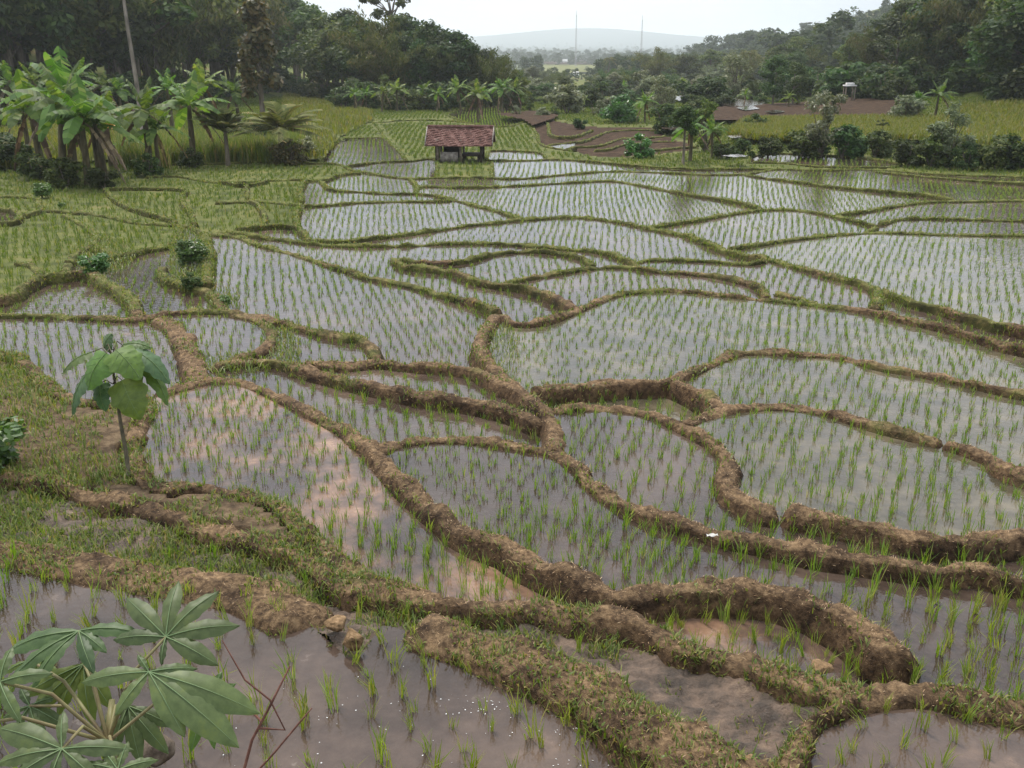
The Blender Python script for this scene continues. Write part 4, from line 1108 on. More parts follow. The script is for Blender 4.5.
px_plant('feather', 283, 161, 80, 'broader feather palm with drooping outer fronds, right of the bronze-tinged tree', 'palm', v=1, wide=1.2)
# pale leaning trunk whose crown is out of sight above the picture
tx, ty, _ = at_y(143, 66.0)
tz = float(T(tx, ty)); dpt = ty * CP - (tz - ZC) * SP; ps = dpt / F
tt_ = tag(link('tall_tree', None, None, (tx, ty, tz)), 'tall pale bare leaning trunk in front of the dark bamboo at left', 'tree')
b_ = MB(); b_.tube([(0, 0, -.5), (-.5 * ps, 0, 50 * ps), (-4 * ps, .2, 100 * ps), (-6 * ps, .3, 165 * ps)], [2.5 * ps, 2.1 * ps, 1.8 * ps, 1.4 * ps], 8)
b_.build('trunk', M['bark_pale'], tt_, True)
rgk = np.random.default_rng(5); cc = [(-6 * ps + rgk.normal(0, 16) * ps, rgk.normal(0, 16) * ps, (178 + rgk.normal(0, 10)) * ps) for _ in range(16)]
V, Q = leaves(rgk, cc, [1.3] * 16, 90, .3); link('crown', mesh('crown', V, Q, None, [M['leafB']]), tt_)

# ---- bananas
def banana_meshes(sd):
    rng = np.random.default_rng(sd)
    st = MB(); st.tube([(0, 0, -.2), (.03, 0, 1.0), (.0, .04, 2.2), (0, 0, 2.75)], [.16, .14, .11, .07], 9)
    Vs = []; Qs = []; Vd = []; Qd = []
    def leaf(th, el, L, W, sag, Vs, Qs, tear=.35):
        hd = np.array([math.cos(th), math.sin(th), 0]); sd_ = np.array([-math.sin(th), math.cos(th), 0]); n = 13
        o = np.array([0, 0, 2.55])
        P = [o + hd * L * (q * math.cos(el) + .12 * q * q) + np.array([0, 0, L * (math.sin(el) * q - sag * q * q)]) for q in np.linspace(0, 1, n)]
        for i in range(1, n - 1):
            q0, q1 = i / (n - 1), (i + 1) / (n - 1)
            wf = lambda q: W * max(.04, math.sin(math.pi * min(1, max(0, (q - .10) / .92))) ** .55)
            for sg in (-1, 1):
                dr = -.30 - rng.random() * .25
                e0 = P[i] + sd_ * sg * wf(q0) + np.array([0, 0, dr * wf(q0)]); e1 = P[i + 1] + sd_ * sg * wf(q1) + np.array([0, 0, dr * wf(q1)])
                if rng.random() < tear: e1 = e1 + (e0 - e1) * rng.uniform(.15, .5) + np.array([0, 0, -.06])
                k = len(Vs); Vs += [P[i], P[i + 1], e1, e0]; Qs.append((k, k + 1, k + 2, k + 3))
    nl = int(rng.integers(9, 13))
    for j in range(nl):
        t = j / nl
        leaf(j * 2.4 + rng.random() * .5, 1.35 - t * 1.0 + rng.normal(0, .1), rng.uniform(1.7, 2.3), rng.uniform(.26, .36), .25 + t * .75, Vs, Qs)
    for j in range(2):
        leaf(rng.random() * 6.28, rng.uniform(-.6, .0), rng.uniform(1.2, 1.7), .14, 1.0, Vd, Qd, .7)
    return st.mesh('stem', [M['banana_stem']], True), mesh('leaves', Vs, Qs, None, [M['banana']]), mesh('dead_leaves', Vd, Qd, None, [M['banana_dead']])
BAN = [banana_meshes(50 + q) for q in range(5)]
def banana(px, py, hpx, label, group=None, Y=None, v=None):
    if Y is None: x, y = [float(q) for q in at(px, py)]
    else: x, y, _ = at_y(px, Y)
    z = float(T(x, y)); dep = y * CP - (z - ZC) * SP
    o = link('banana_plant', None, None, (x, y, z - .02)); v = int(RNG.integers(0, 5)) if v is None else v
    s = hpx * dep / F / 4.2; o.scale = (s, s, s); o.rotation_euler = (RNG.normal(0, .06), RNG.normal(0, .06), RNG.random() * 6.28)
    for nm, me in zip(('stem', 'leaves', 'dead_leaves'), BAN[v]): link(nm, me, o)
    tag(o, label, 'banana plant', group)
    return o
for px, py, h, lb in [(62, 180, 132, 'tall banana plant with upright leaves at the middle of the left banana clump'), (88, 184, 118, 'banana plant with drooping leaves at the right front of the left banana clump'),
                      (106, 183, 104, 'shorter banana plant with dead hanging leaves at the right edge of the left clump'), (44, 172, 112, 'banana plant leaning left at the left edge of the left banana clump'),
                      (74, 172, 140, 'tallest banana plant at the back of the left banana clump'), (30, 160, 84, 'small banana plant beside the left banana clump, nearest the left edge'),
                      (150, 172, 108, 'banana plant standing alone right of the left banana clump'), (160, 171, 74, 'young banana plant beside the lone banana plant'),
                      (193, 164, 102, 'thin banana plant with torn leaves left of the feather palms'), (112, 166, 90, 'banana plant half hidden behind the right edge of the left clump'),
                      (502, 112, 38, 'fresh green banana plant at the right end of the row behind the hut'), (478, 120, 40, 'pale banana plant standing apart in front of the row behind the hut'),
                      (645, 122, 32, 'bright banana plant right of the rust-tinged bush'), (690, 160, 52, 'banana plant beside the dark-trunked small tree'), (712, 156, 40, 'shorter banana plant right of the dark-trunked small tree'),
                      (934, 120, 40, 'pale banana plant at the right end of the ploughed field'), (918, 118, 30, 'bright smaller banana plant at the right end of the ploughed field')]:
    banana(px, py, h * (.88 if px < 200 else 1), lb)
o = banana(100, 178, 84, 'banana plant with one withered orange leaf in the left banana clump')
rngo = np.random.default_rng(3); Vo = []; Qo = []
for i in range(8):
    x0, x1 = .3 + i * .17, .3 + (i + 1) * .17
    w0, w1 = .24 * math.sin(math.pi * (i + .3) / 8.6), .24 * math.sin(math.pi * (i + 1.3) / 8.9)
    k = len(Vo); Vo += [(x0, -w0, 2.7 - .25 * x0), (x1, -w1, 2.7 - .25 * x1), (x1, w1, 2.85 - .25 * x1), (x0, w0, 2.85 - .25 * x0)]; Qo.append((k, k + 1, k + 2, k + 3))
lo_ = link('withered_leaf', mesh('withered_leaf', Vo, Qo, None, [M['banana_orange']]), o); o.rotation_euler.z = -.4
for px, py, h in [(18, 125, 66), (38, 120, 60), (62, 118, 58), (84, 116, 60), (104, 118, 50), (124, 122, 50), (172, 126, 58), (205, 128, 66), (240, 126, 54)]:
    banana(px, py, h, 'banana plant in the thicket behind the big left clump', 'banana plants in the left thicket')
for px in np.linspace(345, 522, 20):
    px_plant(RNG.choice(['bush', 'loose']), px + RNG.normal(0, 3), RNG.uniform(106, 111), RNG.uniform(18, 32), 'leafy bush mixed into the banana row before the left forest', 'bush', 'bushes in the row behind the hut', mat=RNG.choice(['shrub', 'leafB', 'leafE']), far=True, wide=1.2)
for px in np.linspace(352, 518, 13):
    banana(px + RNG.normal(0, 3), RNG.uniform(106, 112), RNG.uniform(24, 36), 'banana plant in the leafy row before the left forest, behind the hut', 'banana plants in the row behind the hut')
for j in range(12):
    banana(RNG.uniform(520, 800), RNG.uniform(92, 112), RNG.uniform(14, 22), 'small banana plant scattered over the middle of the valley', 'banana plants over the middle valley')

# ------------------------------------------------------------------ draped fields and water beyond the paddies
RIPE = Blades()
def inpoly(px, py, poly):
    n = len(poly); ins = np.zeros(px.shape, bool); j = n - 1
    for i in range(n):
        xi, yi = poly[i]; xj, yj = poly[j]
        if yi != yj:
            ins ^= ((yi > py) != (yj > py)) & (px < (xj - xi) * (py - yi) / (yj - yi) + xi)
        j = i
    return ins
def field(name, poly, mat, dz=.3, stepx=3, stepy=1, level=None):
    p = np.array(poly, float)
    xs = np.arange(p[:, 0].min(), p[:, 0].max() + stepx, stepx); ys = np.arange(p[:, 1].min(), p[:, 1].max() + stepy, stepy)
    A, B = np.meshgrid(xs, ys); X, Y = at(A, B); Z = T(X, Y) + dz
    if level: Z = np.full_like(Z, T(*at(p[:, 0], p[:, 1])).mean() + dz)
    ac, bc = (A[:-1, :-1] + A[1:, 1:]) / 2, (B[:-1, :-1] + B[1:, 1:]) / 2
    ok = inpoly(ac, bc, poly)
    id_ = np.arange(A.size).reshape(A.shape)
    Q = np.stack([id_[1:, :-1], id_[1:, 1:], id_[:-1, 1:], id_[:-1, :-1]], -1)[ok]
    if mat in ('ripe', 'rice_floor') and p[:, 1].max() > 90:
        xs_, ys_ = X[:-1, :-1][ok], Y[:-1, :-1][ok]
        n = int(26 * 900); a_ = RNG.uniform(X.min(), X.max(), n); b_ = RNG.uniform(Y.min(), Y.max(), n)
        ppx, ppy, _ = proj(a_, b_, T(a_, b_)); kk = inpoly(ppx, ppy, poly); a_, b_ = a_[kk], b_[kk]; n = len(a_)
        for _ in range(3):
            RIPE.add(np.stack([a_ + RNG.normal(0, .1, n), b_ + RNG.normal(0, .1, n), T(a_, b_) + dz - .05], -1), RNG.random(n) * 6.283, RNG.uniform(.25, .6, n), .07, RNG.uniform(.05, .5, n), RNG.uniform(.1, .7, n))
    return tag(link(name, mesh(name, np.stack([X, Y, Z], -1), Q, None, [M[mat]], None, True)), kind='structure')
field('soil', [(690, 124), (715, 110), (800, 105), (860, 99), (900, 101), (922, 109), (912, 121.5), (800, 123)], 'soil')
field('field', [(728, 140), (745, 125), (800, 124), (912, 122.5), (935, 124), (930, 140), (900, 145), (760, 145)], 'ripe')
field('field', [(905, 144), (936, 124), (960, 112), (1024, 106), (1110, 104), (1110, 154), (1000, 152)], 'ripe', stepx=4)
field('field', [(283, 94), (330, 100), (372, 112), (372, 120), (338, 138), (322, 160), (286, 161)], 'rice_floor', .03)
field('field', [(-100, 112), (30, 118), (120, 135), (125, 160), (20, 170), (-100, 170)], 'rice_floor', .12)
field('field', [(530, 66), (560, 65), (625, 66), (618, 73), (560, 75), (535, 73)], 'ripe', 1.0)
field('soil', [(540, 63), (600, 62), (632, 63), (605, 66.5), (550, 66.5)], 'soil', 1.6)
field('soil', [(495, 116), (545, 112), (560, 118), (545, 124), (532, 128), (524, 122)], 'soil', .2)
for poly in ([(523, 92.5), (540, 91), (580, 91.5), (576, 94.5), (545, 95.5), (526, 94.5)], [(640, 99), (652, 97.5), (664, 99.5), (650, 101)], [(668, 101), (690, 99.5), (700, 101), (680, 103)],
             [(716, 107), (735, 104.5), (765, 105.5), (760, 109), (728, 110)], [(735, 112.5), (752, 111), (760, 113), (745, 115)], [(660, 133), (676, 130.5), (684, 132), (676, 136), (662, 135.5)],
             [(727, 143), (740, 141.5), (742, 144.5), (730, 145)], [(757, 155), (772, 152.5), (782, 154), (770, 157)], [(720, 164.5), (738, 163), (748, 165), (735, 166)], [(764, 117), (776, 115), (786, 116.5), (772, 118.5)]):
    field('pond', poly, 'water', .42, 1, .5, True)

tag(RIPE.build('ripening_rice', M['rice2']), kind='stuff')

# ------------------------------------------------------------------ field hut
M['tile'] = noise_mat('clay_tile', [(.3, (.055, .03, .025)), (.46, (.125, .06, .048)), (.58, (.20, .105, .085)), (.70, (.36, .26, .22))], scale=4.5, detail=8, rough=.85, bump=.3, rough_noise=.75)
M['plank'] = noise_mat('grey_plank', [(.3, (.10, .08, .06)), (.6, (.22, .18, .14)), (.8, (.34, .29, .23))], scale=7, stretch=(.3, 1, 1), bump=.3)
M['plaster'] = noise_mat('pale_plaster', [(.3, (.12, .10, .08)), (.5, (.24, .21, .18)), (.75, (.42, .38, .33))], scale=7, bump=.2)
M['darkwood'] = noise_mat('dark_wood', [(.3, (.025, .02, .015)), (.7, (.07, .05, .04))], scale=6, bump=.3)
hx, hy = [float(q) for q in at(461, 159.5)]
hzv = float(T(hx, hy)); u_ = (hy * CP - (hzv - ZC) * SP) / F         # metres per pixel there
hut = tag(link('field_hut', None, None, (hx, hy, hzv)), 'small open field hut with red tiled roof standing among the paddies', 'hut')
hut.rotation_euler.z = -.05
Wd, Dp, eave, ridge = 65 * u_, 36 * u_, 16 * u_, 31.5 * u_
def roof_slope(sg):
    m = MB(); nu, nv = 44, 9
    y0, y1 = sg * Dp * .62, 0.0
    for j in range(nv):
        for i in range(nu):
            x0, x1 = -Wd / 2 + Wd * i / nu, -Wd / 2 + Wd * (i + 1) / nu; xm = (x0 + x1) / 2
            f0, f1 = j / nv, (j + 1.12) / nv; f1 = min(f1, 1.0)
            jit = random.uniform(-.012, .012)
            za, zb = eave + (ridge - eave) * f0 + .045 + jit, eave + (ridge - eave) * f1 + .005 + jit
            ya, yb = y0 + (y1 - y0) * f0, y0 + (y1 - y0) * f1
            sg_ = .07 * math.sin(math.pi * i / nu) + .03 * math.sin(i * .9 + j); za -= sg_; zb -= sg_
            m.quad((x0, ya, za), (xm, ya, za + .028), (xm, yb, zb + .028), (x0, yb, zb)); m.quad((xm, ya, za + .028), (x1, ya, za), (x1, yb, zb), (xm, yb, zb + .028))
            m.quad((x0, ya, za - .03), (xm, ya, za - .01), (xm, ya, za + .028), (x0, ya, za)); m.quad((xm, ya, za - .01), (x1, ya, za - .03), (x1, ya, za), (xm, ya, za + .028))
    k = len(m.V)
    m.quad((-Wd / 2, y0, eave - .05), (Wd / 2, y0, eave - .05), (Wd / 2, y1, ridge - .05), (-Wd / 2, y1, ridge - .05))
    return m
rf = roof_slope(-1).build('roof', M['tile'], hut); r2 = roof_slope(1).build('roof', M['tile'], hut)
rc_ = MB(); rc_.tube([(-Wd / 2 - .02, 0, ridge + .03), (Wd / 2 + .02, 0, ridge + .03)], .075, 8); rc_.build('ridge_cap', M['tile'], hut, True)
gb = MB()
for sx in (-1, 1):
    for sg in (-1, 1):
        a = math.atan2(ridge - eave, Dp * .62); L = math.hypot(ridge - eave, Dp * .62)
        gb.box((0, 0, 0), (.04, L, .12), Matrix.Translation((sx * (Wd / 2 + .025), sg * Dp * .31, (ridge + eave) / 2)) @ Matrix.Rotation(-sg * a, 4, 'X'))
gb.build('gable_board', M['plaster'], hut)
for sx in (-.33, .02, .33):
    for sy in (-.42, .42):
        p = MB(); p.box((sx * Wd, sy * Dp, eave / 2 + .08), (.11, .11, eave + .3)); p.build('post', M['plank'] if sx < .2 else M['darkwood'], hut)
wl = MB(); wl.box((-.155 * Wd, -.42 * Dp, .21), (.27 * Wd, .07, .46)); wl.build('low_wall', M['plaster'], hut)
wl = MB(); wl.box((-.155 * Wd, .43 * Dp, .40), (.28 * Wd, .05, .85)); wl.box((-.36 * Wd, 0, .38), (.05, .8 * Dp, .80)); wl.build('back_wall', M['darkwood'], hut)
pf = MB(); pf.box((.17 * Wd, 0, .26), (.30 * Wd, .78 * Dp, .07))
for sx in (.05, .28):
    for sy in (-.3, .3): pf.box((sx * Wd, sy * Dp, .07), (.08, .08, .34))
pf.build('platform', M['darkwood'], hut)
bm_ = MB()
for sy in (-.42, .42): bm_.box((0, sy * Dp, eave + .06), (.86 * Wd, .09, .09))
bm_.build('beam', M['darkwood'], hut)
# tiny dark figure-like post left of the hut's field: a weathered stump pile
# ------------------------------------------------------------------ far houses, shelter, masts
M['white'] = noise_mat('white_paint', [(.3, (.6, .6, .58)), (.7, (.8, .8, .78))], scale=2, bump=0)
M['roofgrey'] = noise_mat('pale_roof', [(.3, (.5, .48, .45)), (.7, (.72, .70, .68))], scale=2, bump=0)
M['rust'] = noise_mat('rust_roof', [(.3, (.18, .09, .07)), (.7, (.32, .18, .14))], scale=2, bump=0)
M['pane'] = noise_mat('dark_window', [(.3, (.02, .02, .025)), (.7, (.05, .05, .055))], scale=2, bump=0, rough=.2)
M['steel'] = noise_mat('mast_steel', [(.3, (.16, .15, .15)), (.7, (.26, .24, .24))], scale=2, bump=0, rough=.5)
def house(px, py, wpx, label, rmat):
    x, y = [float(q) for q in at(px, py)]; z = float(T(x, y)); u = y / F
    o = tag(link('house', None, None, (x, y, z + .3)), label, 'house'); w_ = wpx * u; d_ = w_ * .7; h_ = w_ * .34; rh = w_ * .3
    m = MB(); m.box((0, 0, h_ / 2 - .6), (w_, d_, h_ + 1.2))
    m.tri((-w_ / 2, -d_ / 2, h_), (-w_ / 2, d_ / 2, h_), (-w_ / 2, 0, h_ + rh)); m.tri((w_ / 2, -d_ / 2, h_), (w_ / 2, d_ / 2, h_), (w_ / 2, 0, h_ + rh)); m.build('wall', M['white'], o)
    r_ = MB()
    for sg in (-1, 1):
        a = math.atan2(rh, d_ / 2); L = math.hypot(rh, d_ / 2) * 1.18
        r_.box((0, 0, 0), (w_ * 1.14, L, .15), Matrix.Translation((0, sg * d_ * .26, h_ + rh * .52)) @ Matrix.Rotation(-sg * a, 4, 'X'))
    r_.build('roof', M[rmat], o)
    for fx in (-.28, .28):
        wn = MB(); wn.box((fx * w_, -d_ / 2 - .02, h_ * .55), (w_ * .16, .05, h_ * .45)); wn.build('window', M['pane'], o)
    dr_ = MB(); dr_.box((0, -d_ / 2 - .02, h_ * .36), (w_ * .13, .05, h_ * .72)); dr_.build('door', M['darkwood'], o)
house(596, 58, 6, 'pale far house with whitish roof between hazy treetops', 'roofgrey')
house(564, 64, 6, 'small white far house beside the reddish field', 'roofgrey')
house(674, 68, 7, 'pale roofed house among the far valley trees at right of the masts', 'roofgrey')
house(576, 76, 5, 'smallest white house at the lower edge of the far valley trees', 'roofgrey')
house(486, 57, 5, 'white far house right of the forest end', 'roofgrey')
house(660, 71, 7, 'rusty roofed house among the far valley trees', 'rust')
sx_, sy_ = [float(q) for q in at(848, 104)]; sz_ = float(T(sx_, sy_)); su = sy_ / F
sh = tag(link('shelter', None, None, (sx_, sy_, sz_)), 'tiny pale-roofed shelter on posts before the dark trees of the right hill', 'shelter')
m = MB(); m.box((0, 0, 17 * su), (11 * su, 9 * su, .12)); m.box((0, 0, 18.6 * su), (7 * su, 5 * su, 2.0 * su)); m.build('roof', M['roofgrey'], sh)
for a in (-1, 1):
    for b in (-1, 1):
        m = MB(); m.box((a * 4.4 * su, b * 3.5 * su, 8 * su), (.09, .09, 17.5 * su)); m.build('post', M['plank'], sh)
def mast(px, ytop, Y, label):
    x, y, z = at_y(px, Y); zt = ZC + (40 - ytop) / F * Y * 1.04 - 3
    o = tag(link('radio_mast', None, None, (x, y, z)), label, 'mast'); H = zt - z
    m = MB(); n = 22
    for k in range(3):
        th = k * 2.094 + .3
        m.tube([(math.cos(th) * .8, math.sin(th) * .8, -1), (math.cos(th) * .3, math.sin(th) * .3, H)], [.09, .06], 5)
    for i in range(n):
        z0, z1 = H * i / n, H * (i + 1) / n; r0, r1 = .8 - .5 * i / n, .8 - .5 * (i + 1) / n
        for k in range(3):
            t0, t1 = k * 2.094 + .3, (k + 1) * 2.094 + .3
            m.tube([(math.cos(t0) * r0, math.sin(t0) * r0, z0), (math.cos(t1) * r1, math.sin(t1) * r1, z1)], .04, 4, False)
            m.tube([(math.cos(t0) * r0, math.sin(t0) * r0, z0), (math.cos(t1) * r0, math.sin(t1) * r0, z0)], .035, 4, False)
    m.build('lattice', M['steel'], o)
    a = MB(); a.tube([(0, 0, H - 1), (0, 0, H + 3)], .12, 5); a.build('antenna', M['steel'], o)
mast(575.5, 15, 820, 'left thin radio mast rising above the far treetops')
mast(640.5, 19, 760, 'right thin radio mast rising above the far treetops')

# ------------------------------------------------------------------ young tree at left
M['heart'] = leaf_mat('big_soft_leaf', [(0, (.065, .135, .022)), (1, (.105, .185, .035))], transl=.4, rough=.5, obj_var=.3, mottle=14)
M['youngstem'] = noise_mat('young_stem', [(.3, (.05, .045, .03)), (.7, (.12, .10, .06))], scale=12, bump=.2)
bx_, by_ = [float(q) for q in at(129, 474)]
bz_ = float(T(bx_, by_)); bdep = by_ * CP - (bz_ - ZC) * SP
def pixpt(px, py, dep):
    u = (px - 512) / F; v = (384 - py) / F
    return Vector((u * dep, (CP + v * SP) * dep, ZC + (-SP + v * CP) * dep))
yt = tag(link('young_tree', None, None, (bx_, by_, bz_)), 'young tree with thin stem and big drooping heart-shaped leaves on the grassy bank', 'young tree')
base_ = Vector((bx_, by_, bz_))
def loc(p): return p - base_
stem_pts = [(129, 476), (126, 452), (121, 425), (117, 398), (114, 376), (112, 356)]
m = MB(); m.tube([loc(pixpt(a, b, bdep)) for a, b in stem_pts], [.028, .026, .022, .018, .014, .009], 8); m.build('stem', M['youngstem'], yt, True)
def leaf_mesh(A, B, width, nrm, prof, nseg=9, fold=.25, droop=.12, wav=0.0, rng=None):
    A, B = np.array(A), np.array(B); d = B - A; L = np.linalg.norm(d); d = d / L
    s = np.cross(d, nrm); s /= np.linalg.norm(s); n = np.cross(s, d)
    if n @ nrm < 0: n = -n
    V = []; Q = []
    for i in range(nseg + 1):
        q = i / nseg; w_ = width * prof(q); c = A + d * L * q + n * L * droop * (math.sin(math.pi * q) - .0)
        for k, f in enumerate((-1, -.55, 0, .55, 1)):
            ww = wav * math.sin(i * 2.1 + k * 1.3) * abs(f)
            V.append(c + s * w_ * f + n * (abs(f) ** 1.5 * fold * w_ * (-1 if f else 0) + ww))
    for i in range(nseg):
        for k in range(4):
            a = i * 5 + k; Q.append((a, a + 1, a + 6, a + 5))
    return V, Q
def heart(q):
    if q >= 1: return 0.0
    base = (math.sin(math.pi * min(1, (q * .84 + .16))) ** .5) * (1.0 - .5 * q ** 1.5)
    return max(.0, base * (1 + .10 * math.sin(q * 19)))
M['heart_b'] = leaf_mat('bluish_soft_leaf', [(0, (.05, .10, .032)), (1, (.075, .14, .05))], transl=.3, rough=.5, obj_var=.2, mottle=14)
M['heart_rib'] = noise_mat('soft_leaf_rib', [(.3, (.10, .16, .05)), (.7, (.15, .21, .08))], scale=20, bump=0, rough=.6)
for (ax, ay, tx_, ty_, wpx, dd_, nn, mt) in [(106, 353, 88, 391, 20, -.16, (-.35, -.75, .6), 'heart'), (116, 350, 141, 380, 19, -.20, (.45, -.7, .55), 'heart'), (94, 366, 72, 417, 15, -.05, (-.7, -.6, .35), 'heart_b'),
                                (92, 352, 62, 374, 13, .14, (-.35, -.2, .9), 'heart'), (134, 350, 170, 384, 15, .04, (.4, -.4, .85), 'heart_b'), (122, 380, 141, 420, 21, -.1, (.15, -.95, .25), 'heart'),
                                (146, 366, 168, 406, 10, .14, (.65, -.55, .5), 'heart'), (104, 348, 112, 334, 13, .12, (0, -.45, .9), 'heart_b'), (122, 345, 152, 348, 12, .2, (.2, -.3, .95), 'heart'), (100, 384, 106, 412, 11, .1, (-.1, -.9, .3), 'heart_b')]:
    A, B = loc(pixpt(ax, ay, bdep + dd_)), loc(pixpt(tx_, ty_, bdep + dd_ - .05))
    V, Q = leaf_mesh(A, B, wpx * bdep / F, np.array(nn), heart, 16, .30, .12, .012)
    lf = link('leaf', mesh('leaf', V, Q, None, [M[mt]], None, True), yt)
    pm = MB(); pm.tube([loc(pixpt(113, min(max(ay + 8, 352), 384), bdep)), (loc(pixpt(113, ay, bdep)) + A) / 2 + Vector((0, 0, .05)), A], [.007, .006, .005], 6, False); pm.build('petiole', M['youngstem'], lf, True)
    rb = MB(); nv = np.array(nn) / np.linalg.norm(nn)
    rb.tube([tuple(np.array(V[i * 5 + 2]) + nv * .003) for i in range(16)], .0035, 4, False)
    for i in range(2, 13, 3):
        for e in (0, 4): rb.tube([tuple(np.array(V[i * 5 + 2]) + nv * .003), tuple((np.array(V[(i + 2) * 5 + (1 if e == 0 else 3)])) + nv * .003), tuple(np.array(V[min(i + 3, 15) * 5 + e]) * .9 + np.array(V[min(i + 3, 15) * 5 + 2]) * .1 + nv * .002)], .002, 4, False)
    rb.build('rib', M['heart_rib'], lf, True)

# ------------------------------------------------------------------ cassava in the foreground
M['cassava'] = leaf_mat('cassava_leaf', [(0, (.07, .118, .038)), (1, (.11, .165, .055))], transl=.42, rough=.48, spec=.4, obj_var=.2, mottle=28)
M['cassava_y'] = leaf_mat('cassava_leaf_yellowish', [(0, (.09, .15, .03)), (1, (.12, .18, .04))], transl=.45, rough=.45, mottle=28)
M['rib'] = noise_mat('leaf_rib', [(.3, (.10, .155, .065)), (.7, (.15, .20, .09))], scale=20, bump=0, rough=.5)
M['petiole'] = noise_mat('petiole', [(.3, (.14, .10, .05)), (.7, (.20, .19, .08))], scale=20, bump=0, rough=.5)
gx_, gy_ = -.98, 2.05; gz_ = float(T(gx_, gy_))
cas = tag(link('cassava_plant', None, None, (gx_, gy_, gz_)), 'cassava plant with palmate grey-green leaves at the bottom left corner', 'plant')
cb = Vector((gx_, gy_, gz_))
CL = [((166, 637), 2.36, [(125, 590), (178, 574), (218, 584), (239, 618), (218, 659), (161, 663), (112, 634)], (-.05, -.55, .83), 'cassava', None),
      ((149, 672), 2.26, [(80, 676), (114, 711), (184, 730), (238, 736), (259, 702), (197, 664), (137, 652)], (.1, -.55, .83), 'cassava', None),
      ((79, 631), 2.42, [(4, 645), (6, 676), (140, 626), (106, 648), (30, 682), (93, 668)], (-.15, -.35, .92), 'cassava', 'cassava leaf with its leaflets hanging down'),
      ((84, 664), 2.48, [(18, 692), (26, 714), (56, 712), (92, 720), (112, 704)], (0, -.7, .7), 'cassava_y', 'yellowish cassava leaf seen from below'),
      ((62, 749), 2.12, [(-4, 720), (-6, 758), (63, 706), (133, 743), (100, 778), (48, 788), (2, 782)], (0, -.5, .86), 'cassava', None),
      ((0, 682), 2.22, [(20, 718), (-44, 700), (52, 668), (-30, 640), (12, 642), (-22, 722)], (-.1, -.55, .83), 'cassava', None),
      ((-60, 730), 2.2, [(-20, 760), (-110, 740), (-30, 700), (-80, 690), (-70, 780)], (-.1, -.5, .86), 'cassava', None),
      ((128, 706), 2.42, [(112, 752), (140, 758), (168, 748), (98, 728), (176, 722)], (.05, -.6, .8), 'cassava', None),
      ((30, 706), 2.36, [(10, 738), (44, 742), (66, 722), (58, 694), (2, 716), (20, 684)], (-.05, -.55, .83), 'cassava', None),
      ((118, 770), 2.1, [(84, 760), (100, 742), (128, 738), (158, 756), (160, 782)], (.05, -.5, .86), 'cassava', None),
      ((30, 660), 2.52, [(2, 672), (10, 690), (44, 688), (60, 672), (50, 652)], (-.1, -.6, .8), 'cassava_y', 'small yellowish cassava leaf at the far side'),
      ((205, 700), 2.46, [(214, 745), (190, 748), (236, 680), (222, 668)], (.3, -.6, .6), 'cassava_y', 'yellowish cassava leaf half hidden behind the others')]
stem_top = pixpt(108, 742, 2.30)
m = MB(); m.tube([Vector((0, 0, -.1)), (loc(base_) * 0 + (stem_top - cb) * .5 + Vector((.04, .03, 0))), stem_top - cb, pixpt(112, 700, 2.36) - cb], [.017, .014, .011, .007], 8); m.build('stem', M['petiole'], cas, True)
lance = lambda q: max(.0, math.sin(math.pi * min(1, q ** 1.15 * .98 + .02)) ** .8)
for (hub, dep, tips, nn, mt, lb_) in CL:
    Hb = pixpt(hub[0], hub[1], dep); n = np.array(nn, float); n /= np.linalg.norm(n)
    Vs = []; Qs = []; rb = MB()
    for (qx, qy) in tips:
        r0 = np.array(pixpt(qx, qy, 1.0)) - np.array([0, 0, ZC])
        t = n @ (np.array(Hb) - np.array([0, 0, ZC])) / (n @ r0)
        t = min(max(t, dep - .22), dep + .22)
        Tp = np.array([0, 0, ZC]) + r0 * t
        L = np.linalg.norm(Tp - np.array(Hb)); Tp = Tp - np.array([0, 0, .12 * L])
        V, Q = leaf_mesh(np.array(Hb - cb), Tp - np.array(cb), L * random.uniform(.125, .165), n, lance, 12, .30, .10, .0035)
        k = len(Vs); Vs += [tuple(v) for v in V]; Qs += [tuple(k + i for i in f) for f in Q]
        rb.tube([tuple(np.array(V[i * 5 + 2]) + n * .0012) for i in range(0, 12)], [.0017 - .00011 * i for i in range(12)], 5, False)
    lf = link('leaf', mesh('leaf', Vs, Qs, None, [M[mt]], None, True), cas)
    if lb_: lf['label'] = lb_
    rb.build('rib', M['rib'], lf, True)
    pm = MB(); mid = (Hb + stem_top) / 2 + Vector((0, 0, .05)); pm.tube([stem_top - cb, mid - cb, Hb - cb], [.0045, .004, .0035], 6, False); pm.build('petiole', M['petiole'], lf, True)

